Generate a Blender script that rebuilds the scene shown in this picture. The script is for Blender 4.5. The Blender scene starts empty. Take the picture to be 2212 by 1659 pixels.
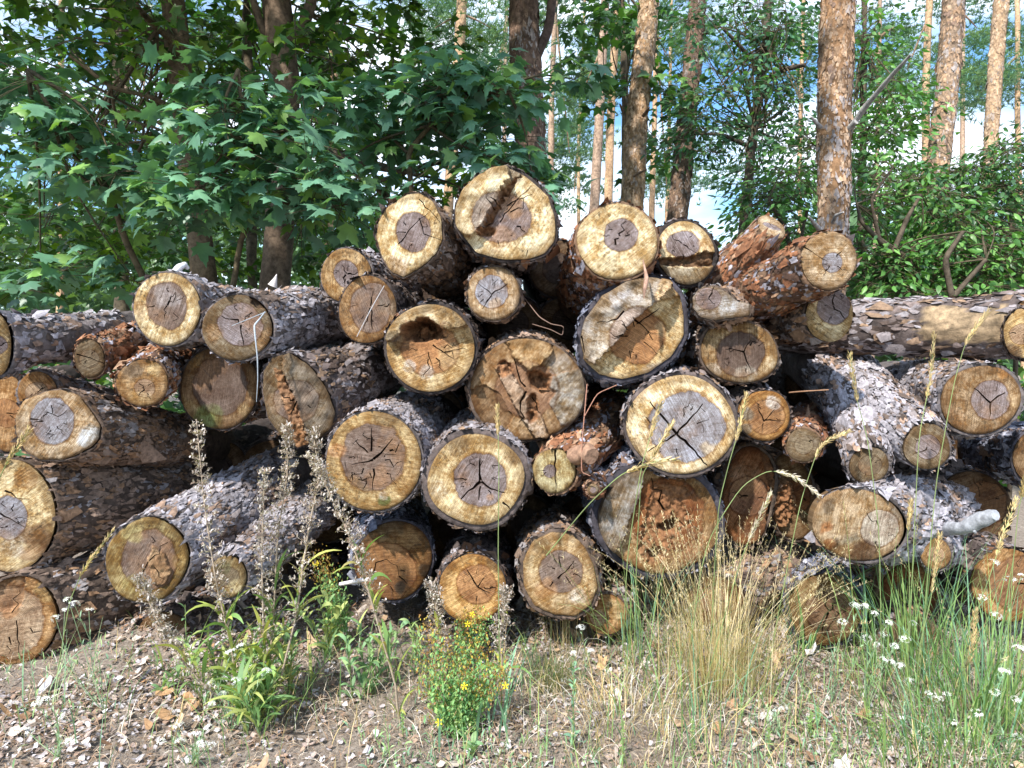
import bpy, math, random
import numpy as np
from mathutils import Vector, noise as mnoise
from mathutils.geometry import delaunay_2d_cdt

R = math.radians
SC = bpy.context.scene
# ---------------------------------------------------------------- camera, sky, sun, exposure
PITCH = 4.0
CAMZ = 1.45
cam_d = bpy.data.cameras.new('camera')
cam_d.sensor_width = 36.0
cam_d.lens = 26.0
cam_d.clip_end = 2000
cam = bpy.data.objects.new('camera', cam_d)
SC.collection.objects.link(cam)
cam.location = (0, 0, CAMZ)
cam.rotation_euler = (R(90 - PITCH), 0, 0)
SC.camera = cam

SUN_EL, SUN_AZ = 47.0, 210.0      # azimuth clockwise from +Y: behind the camera, to its left
world = bpy.data.worlds.new("World")
SC.world = world
world.use_nodes = True
wt = world.node_tree
wt.nodes.clear()
w_out = wt.nodes.new('ShaderNodeOutputWorld')
w_bg = wt.nodes.new('ShaderNodeBackground')
w_sky = wt.nodes.new('ShaderNodeTexSky')
w_sky.sky_type = 'NISHITA'
w_sky.sun_disc = False
w_sky.sun_elevation = R(SUN_EL)
w_sky.sun_rotation = R(SUN_AZ)
w_sky.air_density = 1.3
w_sky.dust_density = 0.6
w_sky.ozone_density = 2.0
w_co = wt.nodes.new('ShaderNodeTexCoord')
w_map = wt.nodes.new('ShaderNodeMapping')
w_map.inputs['Scale'].default_value = (1.6, 1.6, 4.0)
w_n = wt.nodes.new('ShaderNodeTexNoise')
w_n.inputs['Scale'].default_value = 2.2
w_n.inputs['Detail'].default_value = 6
w_r = wt.nodes.new('ShaderNodeValToRGB')
w_r.color_ramp.elements[0].position = 0.42
w_r.color_ramp.elements[1].position = 0.60
w_mx = wt.nodes.new('ShaderNodeMix')
w_mx.data_type = 'RGBA'
w_mx.inputs['B'].default_value = (8.4, 9.2, 10.2, 1)
wt.links.new(w_co.outputs['Generated'], w_map.inputs['Vector'])
wt.links.new(w_map.outputs[0], w_n.inputs['Vector'])
wt.links.new(w_n.outputs['Fac'], w_r.inputs['Fac'])
wt.links.new(w_r.outputs['Color'], w_mx.inputs['Factor'])
w_t = wt.nodes.new('ShaderNodeMix')
w_t.data_type = 'RGBA'
w_t.blend_type = 'MULTIPLY'
w_t.inputs['Factor'].default_value = 1.0
w_t.inputs['B'].default_value = (.62, .92, 1.2, 1)
wt.links.new(w_sky.outputs[0], w_t.inputs['A'])
wt.links.new(w_t.outputs['Result'], w_mx.inputs['A'])
wt.links.new(w_mx.outputs['Result'], w_bg.inputs['Color'])
w_bg.inputs['Strength'].default_value = 0.12
wt.links.new(w_bg.outputs[0], w_out.inputs['Surface'])

sun_d = bpy.data.lights.new('sun', 'SUN')
sun_d.energy = 4.5
sun_d.angle = R(1.5)
sun_d.color = (1.0, 0.95, 0.87)
sun = bpy.data.objects.new('sun', sun_d)
SC.collection.objects.link(sun)
_el, _az = R(SUN_EL), R(SUN_AZ)
SUNV = Vector((math.sin(_az) * math.cos(_el), math.cos(_az) * math.cos(_el), math.sin(_el)))
sun.rotation_euler = SUNV.to_track_quat('Z', 'Y').to_euler()
sun.location = SUNV * 30

SC.view_settings.view_transform = 'Standard'
SC.view_settings.look = 'None'
SC.view_settings.exposure = 0.85
SC.view_settings.gamma = 1
SC.view_settings.use_curve_mapping = False
SC.cycles.max_bounces = 5
SC.cycles.diffuse_bounces = 3
SC.cycles.glossy_bounces = 2
SC.cycles.transmission_bounces = 3
SC.cycles.transparent_max_bounces = 4

# ---------------------------------------------------------------- picture geometry -> place (a ruler only: every point gets a true depth)
F = 26.0 / 36.0 * 2212
CX, CY = 1106.0, 829.5
_c, _s = math.cos(R(PITCH)), math.sin(R(PITCH))

def ray(px, py):
    x = (px - CX) / F
    y = -(py - CY) / F
    d = np.array([x, _c + y * _s, -_s + y * _c])
    return d / d[1]

CAM = np.array([0, 0, CAMZ])

def P(px, py, depth):
    return CAM + ray(px, py) * depth

def G(px, py, z=0.0):
    d = ray(px, py)
    return CAM + d * ((z - CAMZ) / d[2])

def unit(v):
    v = np.asarray(v, float)
    return v / max(np.linalg.norm(v), 1e-9)

# ---------------------------------------------------------------- noise in numpy
def _h(ix, iy, iz):
    n = (ix * 73856093) ^ (iy * 19349663) ^ (iz * 83492791)
    n = (n ^ (n >> 13)) * 1274126177
    return ((n ^ (n >> 16)) & 0xffff) / 65535.0

def vnoise(p):
    p = np.asarray(p, float) + 1000.0
    i = np.floor(p).astype(np.int64)
    f = p - i
    f = f * f * (3 - 2 * f)
    r = 0
    for dx in (0, 1):
        for dy in (0, 1):
            for dz in (0, 1):
                w = (f[..., 0] if dx else 1 - f[..., 0]) * (f[..., 1] if dy else 1 - f[..., 1]) * (f[..., 2] if dz else 1 - f[..., 2])
                r = r + w * _h(i[..., 0] + dx, i[..., 1] + dy, i[..., 2] + dz)
    return r * 2 - 1

def fbm(p, o=3):
    p = np.asarray(p, float)
    r, a = 0, 1.0
    for k in range(o):
        r = r + a * vnoise(p * 2 ** k + 17.3 * k)
        a *= .5
    return r

# ---------------------------------------------------------------- mesh + object helpers
def link(o, parent=None):
    SC.collection.objects.link(o)
    if parent is not None:
        o.parent = parent
    return o

def mesh_np(name, verts, loops, sizes, cols=None, attrs=None, mat=None, smooth=False):
    """verts (n,3); loops flat index array; sizes per face; cols (n,3) per vertex"""
    me = bpy.data.meshes.new(name)
    verts = np.asarray(verts, np.float32)
    loops = np.asarray(loops, np.int32).ravel()
    sizes = np.asarray(sizes, np.int32)
    me.vertices.add(len(verts))
    me.vertices.foreach_set('co', verts.ravel())
    me.loops.add(len(loops))
    me.loops.foreach_set('vertex_index', loops)
    me.polygons.add(len(sizes))
    st = np.zeros(len(sizes), np.int32)
    st[1:] = np.cumsum(sizes)[:-1]
    me.polygons.foreach_set('loop_start', st)
    me.polygons.foreach_set('loop_total', sizes)
    if smooth:
        me.polygons.foreach_set('use_smooth', np.ones(len(sizes), bool))
    me.update(calc_edges=True)
    if cols is not None:
        a = me.color_attributes.new('col', 'FLOAT_COLOR', 'POINT')
        c = np.ones((len(verts), 4), np.float32)
        c[:, :3] = cols
        a.data.foreach_set('color', c.ravel())
    for k, v in (attrs or {}).items():
        v = np.asarray(v, np.float32)
        if v.ndim == 1:
            a = me.attributes.new(k, 'FLOAT', 'POINT')
            a.data.foreach_set('value', v)
        else:
            a = me.attributes.new(k, 'FLOAT_VECTOR', 'POINT')
            a.data.foreach_set('vector', v.ravel())
    if mat is not None:
        me.materials.append(mat)
    me.validate()
    return me

class MB:
    """collects pieces (numpy) and makes one mesh object"""
    def __init__(s):
        s.v, s.l, s.n, s.c, s.k = [], [], [], [], 0
    def add(s, v, faces, col):
        v = np.asarray(v, float).reshape(-1, 3)
        faces = np.asarray(faces, int)
        s.v.append(v)
        s.l.append((faces + s.k).ravel())
        s.n.append(np.full(faces.shape[0], faces.shape[1]))
        c = np.asarray(col, float)
        s.c.append(np.broadcast_to(c, v.shape) if c.ndim < 2 else c)
        s.k += len(v)
    def build(s, name, mat, parent=None, smooth=False, origin=None):
        v = np.concatenate(s.v)
        if origin is not None:
            v = v - np.asarray(origin)
        me = mesh_np(name, v, np.concatenate(s.l), np.concatenate(s.n), np.concatenate(s.c), None, mat, smooth)
        o = bpy.data.objects.new(name, me)
        if origin is not None and parent is None:
            o.location = origin
        return link(o, parent)

def thing(name, label, cat, loc, group=None):
    o = bpy.data.objects.new(name, None)
    o.empty_display_size = .1
    o.location = loc
    o['label'] = label
    o['category'] = cat
    if group:
        o['group'] = group
    return link(o)

def tag(o, label, cat, group=None, kind=None):
    o['label'] = label
    o['category'] = cat
    if group:
        o['group'] = group
    if kind:
        o['kind'] = kind
    return o

def grid_faces(nr, nc, wrap=True):
    j, k = np.meshgrid(np.arange(nr - 1), np.arange(nc if wrap else nc - 1), indexing='ij')
    k2 = (k + 1) % nc
    return np.stack([j * nc + k, j * nc + k2, (j + 1) * nc + k2, (j + 1) * nc + k], -1).reshape(-1, 4)

def tube(mb, pts, rad, col, ns=6, cap=True, rough=0.0):
    pts = np.asarray(pts, float)
    rad = np.broadcast_to(np.asarray(rad, float), (len(pts),))
    t = np.gradient(pts, axis=0)
    t /= np.linalg.norm(t, axis=1)[:, None] + 1e-9
    ref = np.array([0, 0, 1.0]) if abs(t[0][2]) < .8 else np.array([1.0, 0, 0])
    a = np.cross(t, ref); a /= np.linalg.norm(a, axis=1)[:, None] + 1e-9
    b = np.cross(t, a)
    th = np.arange(ns) / ns * 2 * np.pi
    v = pts[:, None] + rad[:, None, None] * (a[:, None] * np.cos(th)[None, :, None] + b[:, None] * np.sin(th)[None, :, None])
    if rough:
        v = v + (a[:, None] * np.cos(th)[None, :, None] + b[:, None] * np.sin(th)[None, :, None]) * (fbm(v * 14, 2) * rough)[..., None] * rad[:, None, None]
    v = v.reshape(-1, 3)
    mb.add(v, grid_faces(len(pts), ns), col)
    if cap:
        for e in (0, len(pts) - 1):
            c = np.vstack([v[e * ns:(e + 1) * ns], pts[e]])
            mb.add(c, [[i, (i + 1) % ns, ns] for i in range(ns)], col)

# ---------------------------------------------------------------- materials
def new_mat(name):
    m = bpy.data.materials.new(name)
    m.use_nodes = True
    nt = m.node_tree
    nt.nodes.clear()
    out = nt.nodes.new('ShaderNodeOutputMaterial')
    b = nt.nodes.new('ShaderNodeBsdfPrincipled')
    nt.links.new(b.outputs[0], out.inputs['Surface'])
    return m, nt, b, out

def N(nt, t, **kw):
    n = nt.nodes.new(t)
    for k, v in kw.items():
        if k in n.inputs:
            n.inputs[k].default_value = v
        else:
            setattr(n, k, v)
    return n

def mixc(nt, fac, a, b, mode='MIX'):
    m = nt.nodes.new('ShaderNodeMix')
    m.data_type = 'RGBA'
    m.blend_type = mode
    for s, v in (('Factor', fac), ('A', a), ('B', b)):
        if hasattr(v, 'links'):
            nt.links.new(v, m.inputs[s])
        else:
            m.inputs[s].default_value = v if s == 'Factor' or len(v) == 4 else (*v, 1)
    return m.outputs['Result']

def ramp(nt, x, p0, p1, c0=(0, 0, 0, 1), c1=(1, 1, 1, 1)):
    r = nt.nodes.new('ShaderNodeValToRGB')
    r.color_ramp.elements[0].position = p0
    r.color_ramp.elements[1].position = p1
    r.color_ramp.elements[0].color = c0
    r.color_ramp.elements[1].color = c1
    nt.links.new(x, r.inputs['Fac'])
    return r.outputs['Color']

def mth(nt, op, a, b=None, c=None):
    m = nt.nodes.new('ShaderNodeMath')
    m.operation = op
    for i, v in enumerate((a, b, c)):
        if v is None:
            continue
        if hasattr(v, 'links'):
            nt.links.new(v, m.inputs[i])
        else:
            m.inputs[i].default_value = v
    return m.outputs[0]

def matte_mat(name, rough=.85, scale=60, amt=.45, bump=.3, spec=.3, bscale=None):
    m, nt, b, out = new_mat(name)
    a = N(nt, 'ShaderNodeAttribute', attribute_name='col')
    tc = N(nt, 'ShaderNodeTexCoord')
    n = N(nt, 'ShaderNodeTexNoise', Scale=scale, Detail=5.0, Roughness=.65)
    nt.links.new(tc.outputs['Object'], n.inputs['Vector'])
    lo, hi = 1 - amt, 1 + amt
    f = ramp(nt, n.outputs['Fac'], .3, .7, (lo, lo, lo, 1), (hi, hi, hi, 1))
    c = mixc(nt, 1.0, a.outputs['Color'], f, 'MULTIPLY')
    nt.links.new(c, b.inputs['Base Color'])
    b.inputs['Roughness'].default_value = rough
    b.inputs['Specular IOR Level'].default_value = spec
    if bump:
        n2 = N(nt, 'ShaderNodeTexNoise', Scale=bscale or scale * 1.5, Detail=6.0, Roughness=.7)
        nt.links.new(tc.outputs['Object'], n2.inputs['Vector'])
        bp = N(nt, 'ShaderNodeBump', Strength=bump, Distance=.01)
        nt.links.new(n2.outputs['Fac'], bp.inputs['Height'])
        nt.links.new(bp.outputs[0], b.inputs['Normal'])
    return m

def leaf_mat(name, trans=.35, rough=.5, spec=.5, amt=.2):
    m, nt, b, out = new_mat(name)
    a = N(nt, 'ShaderNodeAttribute', attribute_name='col')
    tc = N(nt, 'ShaderNodeTexCoord')
    n = N(nt, 'ShaderNodeTexNoise', Scale=9.0, Detail=3.0)
    nt.links.new(tc.outputs['Object'], n.inputs['Vector'])
    lo, hi = 1 - amt, 1 + amt
    f = ramp(nt, n.outputs['Fac'], .35, .65, (lo, lo, lo, 1), (hi, hi, hi, 1))
    c = mixc(nt, 1.0, a.outputs['Color'], f, 'MULTIPLY')
    nt.links.new(c, b.inputs['Base Color'])
    b.inputs['Roughness'].default_value = rough
    b.inputs['Specular IOR Level'].default_value = spec
    t = N(nt, 'ShaderNodeBsdfTranslucent')
    c2 = mixc(nt, 1.0, c, (1.25, 1.35, .45, 1), 'MULTIPLY')
    nt.links.new(c2, t.inputs['Color'])
    mx = N(nt, 'ShaderNodeMixShader')
    mx.inputs[0].default_value = trans
    nt.links.new(b.outputs[0], mx.inputs[1])
    nt.links.new(t.outputs[0], mx.inputs[2])
    nt.links.new(mx.outputs[0], out.inputs['Surface'])
    return m

def wood_mat():
    m, nt, b, out = new_mat('sawn_end_grain')
    col = N(nt, 'ShaderNodeAttribute', attribute_name='col').outputs['Color']
    hc = N(nt, 'ShaderNodeAttribute', attribute_name='hcol').outputs['Vector']
    uv = N(nt, 'ShaderNodeAttribute', attribute_name='uvp').outputs['Vector']
    st = N(nt, 'ShaderNodeAttribute', attribute_name='saw').outputs['Vector']
    hf = N(nt, 'ShaderNodeAttribute', attribute_name='hf').outputs['Fac']
    rot = N(nt, 'ShaderNodeAttribute', attribute_name='rot').outputs['Fac']
    edge = N(nt, 'ShaderNodeAttribute', attribute_name='edge').outputs['Fac']
    def noise(vec, scale, det=6.0, rough=.65):
        n = N(nt, 'ShaderNodeTexNoise', Scale=scale, Detail=det, Roughness=rough)
        nt.links.new(vec, n.inputs['Vector'])
        return n.outputs['Fac']
    W, K = (1, 1, 1, 1), (0, 0, 0, 1)
    # polar lookup: streaks that run out from the pith
    nv = N(nt, 'ShaderNodeVectorMath', operation='NORMALIZE'); nt.links.new(uv, nv.inputs[0])
    ln = N(nt, 'ShaderNodeVectorMath', operation='LENGTH'); nt.links.new(uv, ln.inputs[0])
    sp = N(nt, 'ShaderNodeSeparateXYZ'); nt.links.new(nv.outputs[0], sp.inputs[0])
    ss = N(nt, 'ShaderNodeSeparateXYZ'); nt.links.new(st, ss.inputs[0])
    cb = N(nt, 'ShaderNodeCombineXYZ')
    nt.links.new(mth(nt, 'MULTIPLY', sp.outputs[0], 7.0), cb.inputs[0]); nt.links.new(mth(nt, 'MULTIPLY', sp.outputs[1], 7.0), cb.inputs[1])
    nt.links.new(mth(nt, 'ADD', mth(nt, 'MULTIPLY', ln.outputs['Value'], 9.0), ss.outputs[2]), cb.inputs[2])
    rad = noise(cb.outputs[0], 1.6, 5.0, .7)
    # heartwood edge with a ragged rim
    n1 = noise(st, 14.0, 6.0, .6)
    e = mth(nt, 'ADD', hf, mth(nt, 'MULTIPLY', mth(nt, 'SUBTRACT', n1, .5), .42))
    hm = ramp(nt, e, .97, 1.02)
    # sapwood: cream, blotched with brown stain and black mould specks
    n2 = noise(st, 13.0, 8.0, .75)
    n3 = noise(st, 60.0, 6.0, .8)
    n5 = noise(st, 5.0, 4.0, .6)
    sap = mixc(nt, ramp(nt, n2, .46, .60), col, mixc(nt, 1.0, col, (.54, .40, .24, 1), 'MULTIPLY'))
    sap = mixc(nt, ramp(nt, rad, .48, .66), sap, mixc(nt, .75, sap, mixc(nt, 1.0, col, (.42, .28, .15, 1), 'MULTIPLY')))
    sap = mixc(nt, ramp(nt, n2, .38, .50, W, K), sap, mixc(nt, .6, sap, mixc(nt, 1.0, col, (1.26, 1.36, 1.6, 1), 'MULTIPLY')))
    # a dirty band just inside the bark, broken by the blotches
    eg = ramp(nt, mth(nt, 'ADD', mth(nt, 'MULTIPLY', edge, 22.0), mth(nt, 'MULTIPLY', mth(nt, 'SUBTRACT', n1, .5), 3.2)), .1, .95, W, K)
    sap = mixc(nt, mth(nt, 'MULTIPLY', eg, .7), sap, mixc(nt, 1.0, col, (.34, .25, .16, 1), 'MULTIPLY'))
    mould = mth(nt, 'MULTIPLY', ramp(nt, n3, .50, .60), ramp(nt, mth(nt, 'ADD', n5, mth(nt, 'MULTIPLY', n2, .35)), .58, .78))
    sap = mixc(nt, mth(nt, 'MULTIPLY', mould, .8), sap, (.075, .055, .035, 1))
    # heartwood
    hd = mixc(nt, ramp(nt, n2, .40, .62), hc, mixc(nt, 1.0, hc, (.50, .42, .38, 1), 'MULTIPLY'))
    hd = mixc(nt, ramp(nt, n5, .30, .46, W, K), hd, mixc(nt, .5, hd, mixc(nt, 1.0, hc, (1.5, 1.65, 1.85, 1), 'MULTIPLY')))
    hd = mixc(nt, ramp(nt, n5, .54, .66), hd, mixc(nt, .45, hd, (.34, .19, .09, 1)))
    hd = mixc(nt, ramp(nt, rad, .52, .60), hd, mixc(nt, .45, hd, (.10, .075, .06, 1)))
    c = mixc(nt, hm, hd, sap)
    rim = ramp(nt, mth(nt, 'ABSOLUTE', mth(nt, 'SUBTRACT', e, 1.0)), .0, .07, (.55, .45, .38, 1), W)
    c = mixc(nt, 1.0, c, rim, 'MULTIPLY')
    # growth rings
    rr = mth(nt, 'ADD', mth(nt, 'MULTIPLY', ln.outputs['Value'], 1050.0), mth(nt, 'MULTIPLY', noise(uv, 7.0, 3.0), 34.0))
    ring = mth(nt, 'SINE', rr)
    r3 = mth(nt, 'SINE', mth(nt, 'MULTIPLY', rr, .29))
    c = mixc(nt, .75, c, ramp(nt, ring, -.5, 1.0, (.74, .70, .65, 1), (1.08, 1.08, 1.08, 1)), 'MULTIPLY')
    c = mixc(nt, .5, c, ramp(nt, r3, 0.0, 1.0, (.80, .76, .72, 1), (1.1, 1.1, 1.1, 1)), 'MULTIPLY')
    # saw marks: fine streaks drawn out along one direction
    mp = N(nt, 'ShaderNodeMapping')
    mp.inputs['Scale'].default_value = (10, 260, 1)
    nt.links.new(st, mp.inputs['Vector'])
    nsn = noise(mp.outputs[0], 1.0, 4.0, .75)
    c = mixc(nt, .95, c, ramp(nt, nsn, .36, .64, (.60, .56, .50, 1), (1.28, 1.28, 1.28, 1)), 'MULTIPLY')
    c = mixc(nt, .8, c, ramp(nt, noise(st, 170.0, 5.0, .8), .34, .66, (.68, .66, .63, 1), (1.25, 1.25, 1.25, 1)), 'MULTIPLY')
    rc = ramp(nt, noise(st, 45.0, 7.0, .75), .35, .65, (.045, .02, .01, 1), (.36, .18, .085, 1))
    c = mixc(nt, rot, c, rc)
    nt.links.new(c, b.inputs['Base Color'])
    b.inputs['Roughness'].default_value = .85
    b.inputs['Specular IOR Level'].default_value = .2
    hgt = mth(nt, 'ADD', mth(nt, 'MULTIPLY', nsn, .9), mth(nt, 'ADD', mth(nt, 'MULTIPLY', ring, .08), mth(nt, 'ADD', mth(nt, 'MULTIPLY', n2, .8), mth(nt, 'MULTIPLY', n3, .8))))
    bp = N(nt, 'ShaderNodeBump', Strength=.6, Distance=.005)
    nt.links.new(hgt, bp.inputs['Height'])
    nt.links.new(bp.outputs[0], b.inputs['Normal'])
    return m

M_WOOD = wood_mat()
M_GREYWOOD = matte_mat('weathered_bare_wood', .8, 30, .45, .8, .3, 55)
M_BARK = matte_mat('pine_bark', .85, 38, .5, .7, .3, 70)
M_STEM = matte_mat('dry_stem', .8, 120, .3, .2)
M_TRUNK = matte_mat('tree_bark', .9, 22, .55, .8, .2, 34)
M_LEAF = leaf_mat('broad_leaf', .32, .42, .5)
M_NEEDLE = leaf_mat('needles', .25, .6, .3)
M_HERB = leaf_mat('herb_leaf', .3, .55, .4)
M_GRASS = leaf_mat('grass_blade', .3, .6, .3, .25)
M_LITTER = matte_mat('dead_leaf_litter', .8, 50, .3, .3, .3)
# ---------------------------------------------------------------- logs
def resample(poly, n):
    poly = np.asarray(poly, float)
    q = np.vstack([poly, poly[:1]])
    d = np.r_[0, np.cumsum(np.linalg.norm(np.diff(q, axis=0), axis=1))]
    t = np.linspace(0, d[-1], n, endpoint=False)
    return np.stack([np.interp(t, d, q[:, 0]), np.interp(t, d, q[:, 1])], 1)

def inside(p, poly):
    x, y = p[:, 0], p[:, 1]
    r = np.zeros(len(p), bool)
    n = len(poly)
    for i in range(n):
        x1, y1 = poly[i]
        x2, y2 = poly[(i + 1) % n]
        c = ((y1 > y) != (y2 > y))
        r ^= c & (x < (x2 - x1) * (y - y1) / (y2 - y1 + 1e-12) + x1)
    return r

def polydist(p, poly):
    d = np.full(len(p), 1e9)
    n = len(poly)
    for i in range(n):
        a, b = poly[i], poly[(i + 1) % n]
        ab = b - a
        t = np.clip(((p - a) @ ab) / (ab @ ab + 1e-12), 0, 1)
        d = np.minimum(d, np.linalg.norm(p - a - t[:, None] * ab, axis=1))
    return d

def jag(poly, amt, rng, seg=.012, closed=True):
    """subdivide a polygon and shake its points, for ragged breaks"""
    poly = np.asarray(poly, float)
    out = []
    m = len(poly) if closed else len(poly) - 1
    for i in range(m):
        a, b = poly[i], poly[(i + 1) % len(poly)]
        L = np.linalg.norm(b - a)
        k = max(1, int(L / seg))
        nrm = np.array([-(b - a)[1], (b - a)[0]]) / (L + 1e-9)
        for j in range(k):
            q = a + (b - a) * j / k
            if j:
                q = q + nrm * rng.normal(0, amt)
            out.append(q)
    return np.array(out)

SAP = {'y': (.60, .44, .19), 'yb': (.70, .56, .29), 'b': (.44, .28, .12), 'd': (.22, .135, .06), 'g': (.42, .36, .26),
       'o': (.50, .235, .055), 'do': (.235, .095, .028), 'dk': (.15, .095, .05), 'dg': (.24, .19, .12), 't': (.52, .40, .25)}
HRT = {'g': (.30, .255, .27), 'gb': (.27, .205, .175), 'b': (.34, .20, .115), 'd': (.15, .105, .085), 'o': (.47, .24, .09),
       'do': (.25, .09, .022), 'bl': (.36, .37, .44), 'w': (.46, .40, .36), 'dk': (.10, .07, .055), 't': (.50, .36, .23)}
for _k, _v in SAP.items():
    HRT.setdefault(_k, _v)
for _k, _v in HRT.items():
    SAP.setdefault(_k, _v)
BARKS = {
    'grey': ([(.30, .275, .29), (.24, .21, .215), (.18, .14, .13), (.27, .18, .12), (.085, .06, .05)], [.28, .28, .2, .14, .10]),
    'pale': ([(.37, .345, .375), (.30, .275, .295), (.23, .195, .19), (.30, .20, .145), (.11, .08, .065)], [.32, .28, .18, .12, .10]),
    'brown': ([(.26, .18, .135), (.30, .18, .105), (.19, .135, .105), (.31, .28, .28), (.10, .07, .055)], [.30, .2, .22, .18, .10]),
    'rust': ([(.27, .12, .06), (.21, .09, .045), (.33, .20, .125), (.33, .31, .35), (.09, .05, .035)], [.28, .24, .18, .16, .14]),
    'dark': ([(.13, .10, .09), (.20, .15, .13), (.09, .07, .065), (.28, .26, .28), (.22, .11, .06)], [.34, .24, .22, .12, .08]),
    'blue': ([(.17, .18, .24), (.28, .29, .36), (.10, .09, .11), (.36, .36, .42), (.16, .10, .07)], [.32, .24, .2, .14, .1]),
}

def flakes_on(mb, Gd, rows_s, style, dens, size, rng, smax, skip=None, lift=.005, ta=1.0):
    """scatter thin lifted bark plates over the body grid Gd[j,k,3]"""
    cols, pr = BARKS[style]
    cols = np.array(cols)
    nr, nc = Gd.shape[:2]
    jm = int(np.searchsorted(rows_s, smax))
    jm = max(2, min(jm, nr - 1))
    per = np.linalg.norm(np.roll(Gd[0], -1, 0) - Gd[0], axis=1).sum()
    L = rows_s[jm] - rows_s[0]
    n = int(dens * per * L / (size * size))
    s = rows_s[0] + rng.random(n) * L
    j = np.clip(np.searchsorted(rows_s, s) - 1, 0, nr - 2)
    fj = (s - rows_s[j]) / (rows_s[j + 1] - rows_s[j])
    k = rng.integers(0, nc, n)
    fk = rng.random(n)
    k2 = (k + 1) % nc
    a, b, c, d = Gd[j, k], Gd[j, k2], Gd[j + 1, k], Gd[j + 1, k2]
    p = (a * (1 - fk)[:, None] + b * fk[:, None]) * (1 - fj)[:, None] + (c * (1 - fk)[:, None] + d * fk[:, None]) * fj[:, None]
    ax = (c - a); ax /= np.linalg.norm(ax, axis=1)[:, None] + 1e-9
    cc = (b - a); nrm = np.cross(cc, ax)
    nrm /= np.linalg.norm(nrm, axis=1)[:, None] + 1e-9
    cen = Gd[j].mean(1)
    sg = np.sign(((p - cen) * nrm).sum(1))
    nrm *= sg[:, None]
    ci = np.cross(nrm, ax)
    if skip is not None:
        keep = ~skip(p, s)
        p, ax, nrm, ci = p[keep], ax[keep], nrm[keep], ci[keep]
        n = len(p)
    m = 6
    th = (np.arange(m) / m * 2 * np.pi)[None] + rng.uniform(-.5, .5, (n, m)) + rng.uniform(0, 6, (n, 1))
    big = np.exp(rng.normal(-.12, .42, (n, 1)))
    r = size * .5 * rng.uniform(.35, 1.35, (n, m)) * big
    el = rng.uniform(1.1, 2.1, (n, 1))
    U, V = np.cos(th) * r * el, np.sin(th) * r * .8
    tilt = rng.normal(.10, .22, (n, 1)) * ta
    tilt2 = rng.normal(0, .24, (n, 1)) * ta
    H = lift * rng.uniform(.1, 1.0, (n, 1)) + U * tilt + V * tilt2 - V ** 2 * 4
    H = np.maximum(H, -.003) + rng.uniform(0, .004, (n, m))
    v = p[:, None] + ax[:, None] * U[..., None] + ci[:, None] * V[..., None] + nrm[:, None] * H[..., None]
    cv = p + nrm * (lift * .5 + H.mean(1, keepdims=True))
    v = np.concatenate([v, cv[:, None]], 1)
    # tones lie in patches, with single odd plates between
    key = .5 + .42 * fbm(p * 6.0 + 3, 3) + rng.normal(0, .20, n)
    key = np.argsort(np.argsort(key)) / max(1, n)
    pi = np.searchsorted(np.cumsum(pr)[:-1], key)
    col = cols[pi]
    col = col * (1 + .22 * fbm(p * 11.0, 2)[:, None]) * rng.uniform(.78, 1.2, (n, 1))
    colv = np.repeat(col[:, None], m + 1, 1) * rng.uniform(.8, 1.15, (n, m + 1, 1))
    base = (np.arange(n) * (m + 1))[:, None, None]
    tri = np.array([[i, (i + 1) % m, m] for i in range(m)])[None] + base
    mb.add(v.reshape(-1, 3), tri.reshape(-1, 3), np.clip(colv.reshape(-1, 3), 0, 1))

def proj(p):
    q = p - CAM
    yc = q[:, 1] * _c - q[:, 2] * _s
    zc = q[:, 1] * _s + q[:, 2] * _c
    return CX + F * q[:, 0] / yc, CY - F * zc / yc

def body_grid(C, out3, axis, L, R0, r1, rng, ds=.03, bump=.006, blend=None, curve=None):
    n = len(out3)
    rel = out3 - C
    a = rel @ axis
    perp = rel - a[:, None] * axis
    pn = np.linalg.norm(perp, axis=1)
    ang = perp / pn[:, None]
    near = np.arange(0, min(L, 1.0), ds)
    far = np.arange(min(L, 1.0), L + .01, .12) if L > 1.0 else np.array([L])
    S = np.r_[near, far]
    S = S / S[-1]
    rows = []
    bl = blend or R0 * 2.2
    # even angular spread for the round section
    for t in S:
        s = a + (L - a) * t
        w = np.clip(np.mean(s) / bl, 0, 1); w = w * w * (3 - 2 * w)
        tap = 1 + (r1 - 1) * t
        rr = (pn * (1 - w) + R0 * w) * tap
        p = C + s[:, None] * axis + ang * rr[:, None]
        if curve is not None:
            p = p + curve * (t * (1 - t) * 4) 
        rows.append(p)
    Gd = np.array(rows)
    d = Gd - Gd.mean(1, keepdims=True)
    d /= np.linalg.norm(d, axis=2)[..., None]
    nz = fbm(Gd * 9, 3) * bump * 1.6 + fbm(Gd * 40, 2) * bump * 1.0
    fade = np.clip(S * L / .04, .25, 1)[:, None]
    Gd = Gd + d * (nz * fade)[..., None]
    return Gd, S * L

LOGN = [0]

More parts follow.
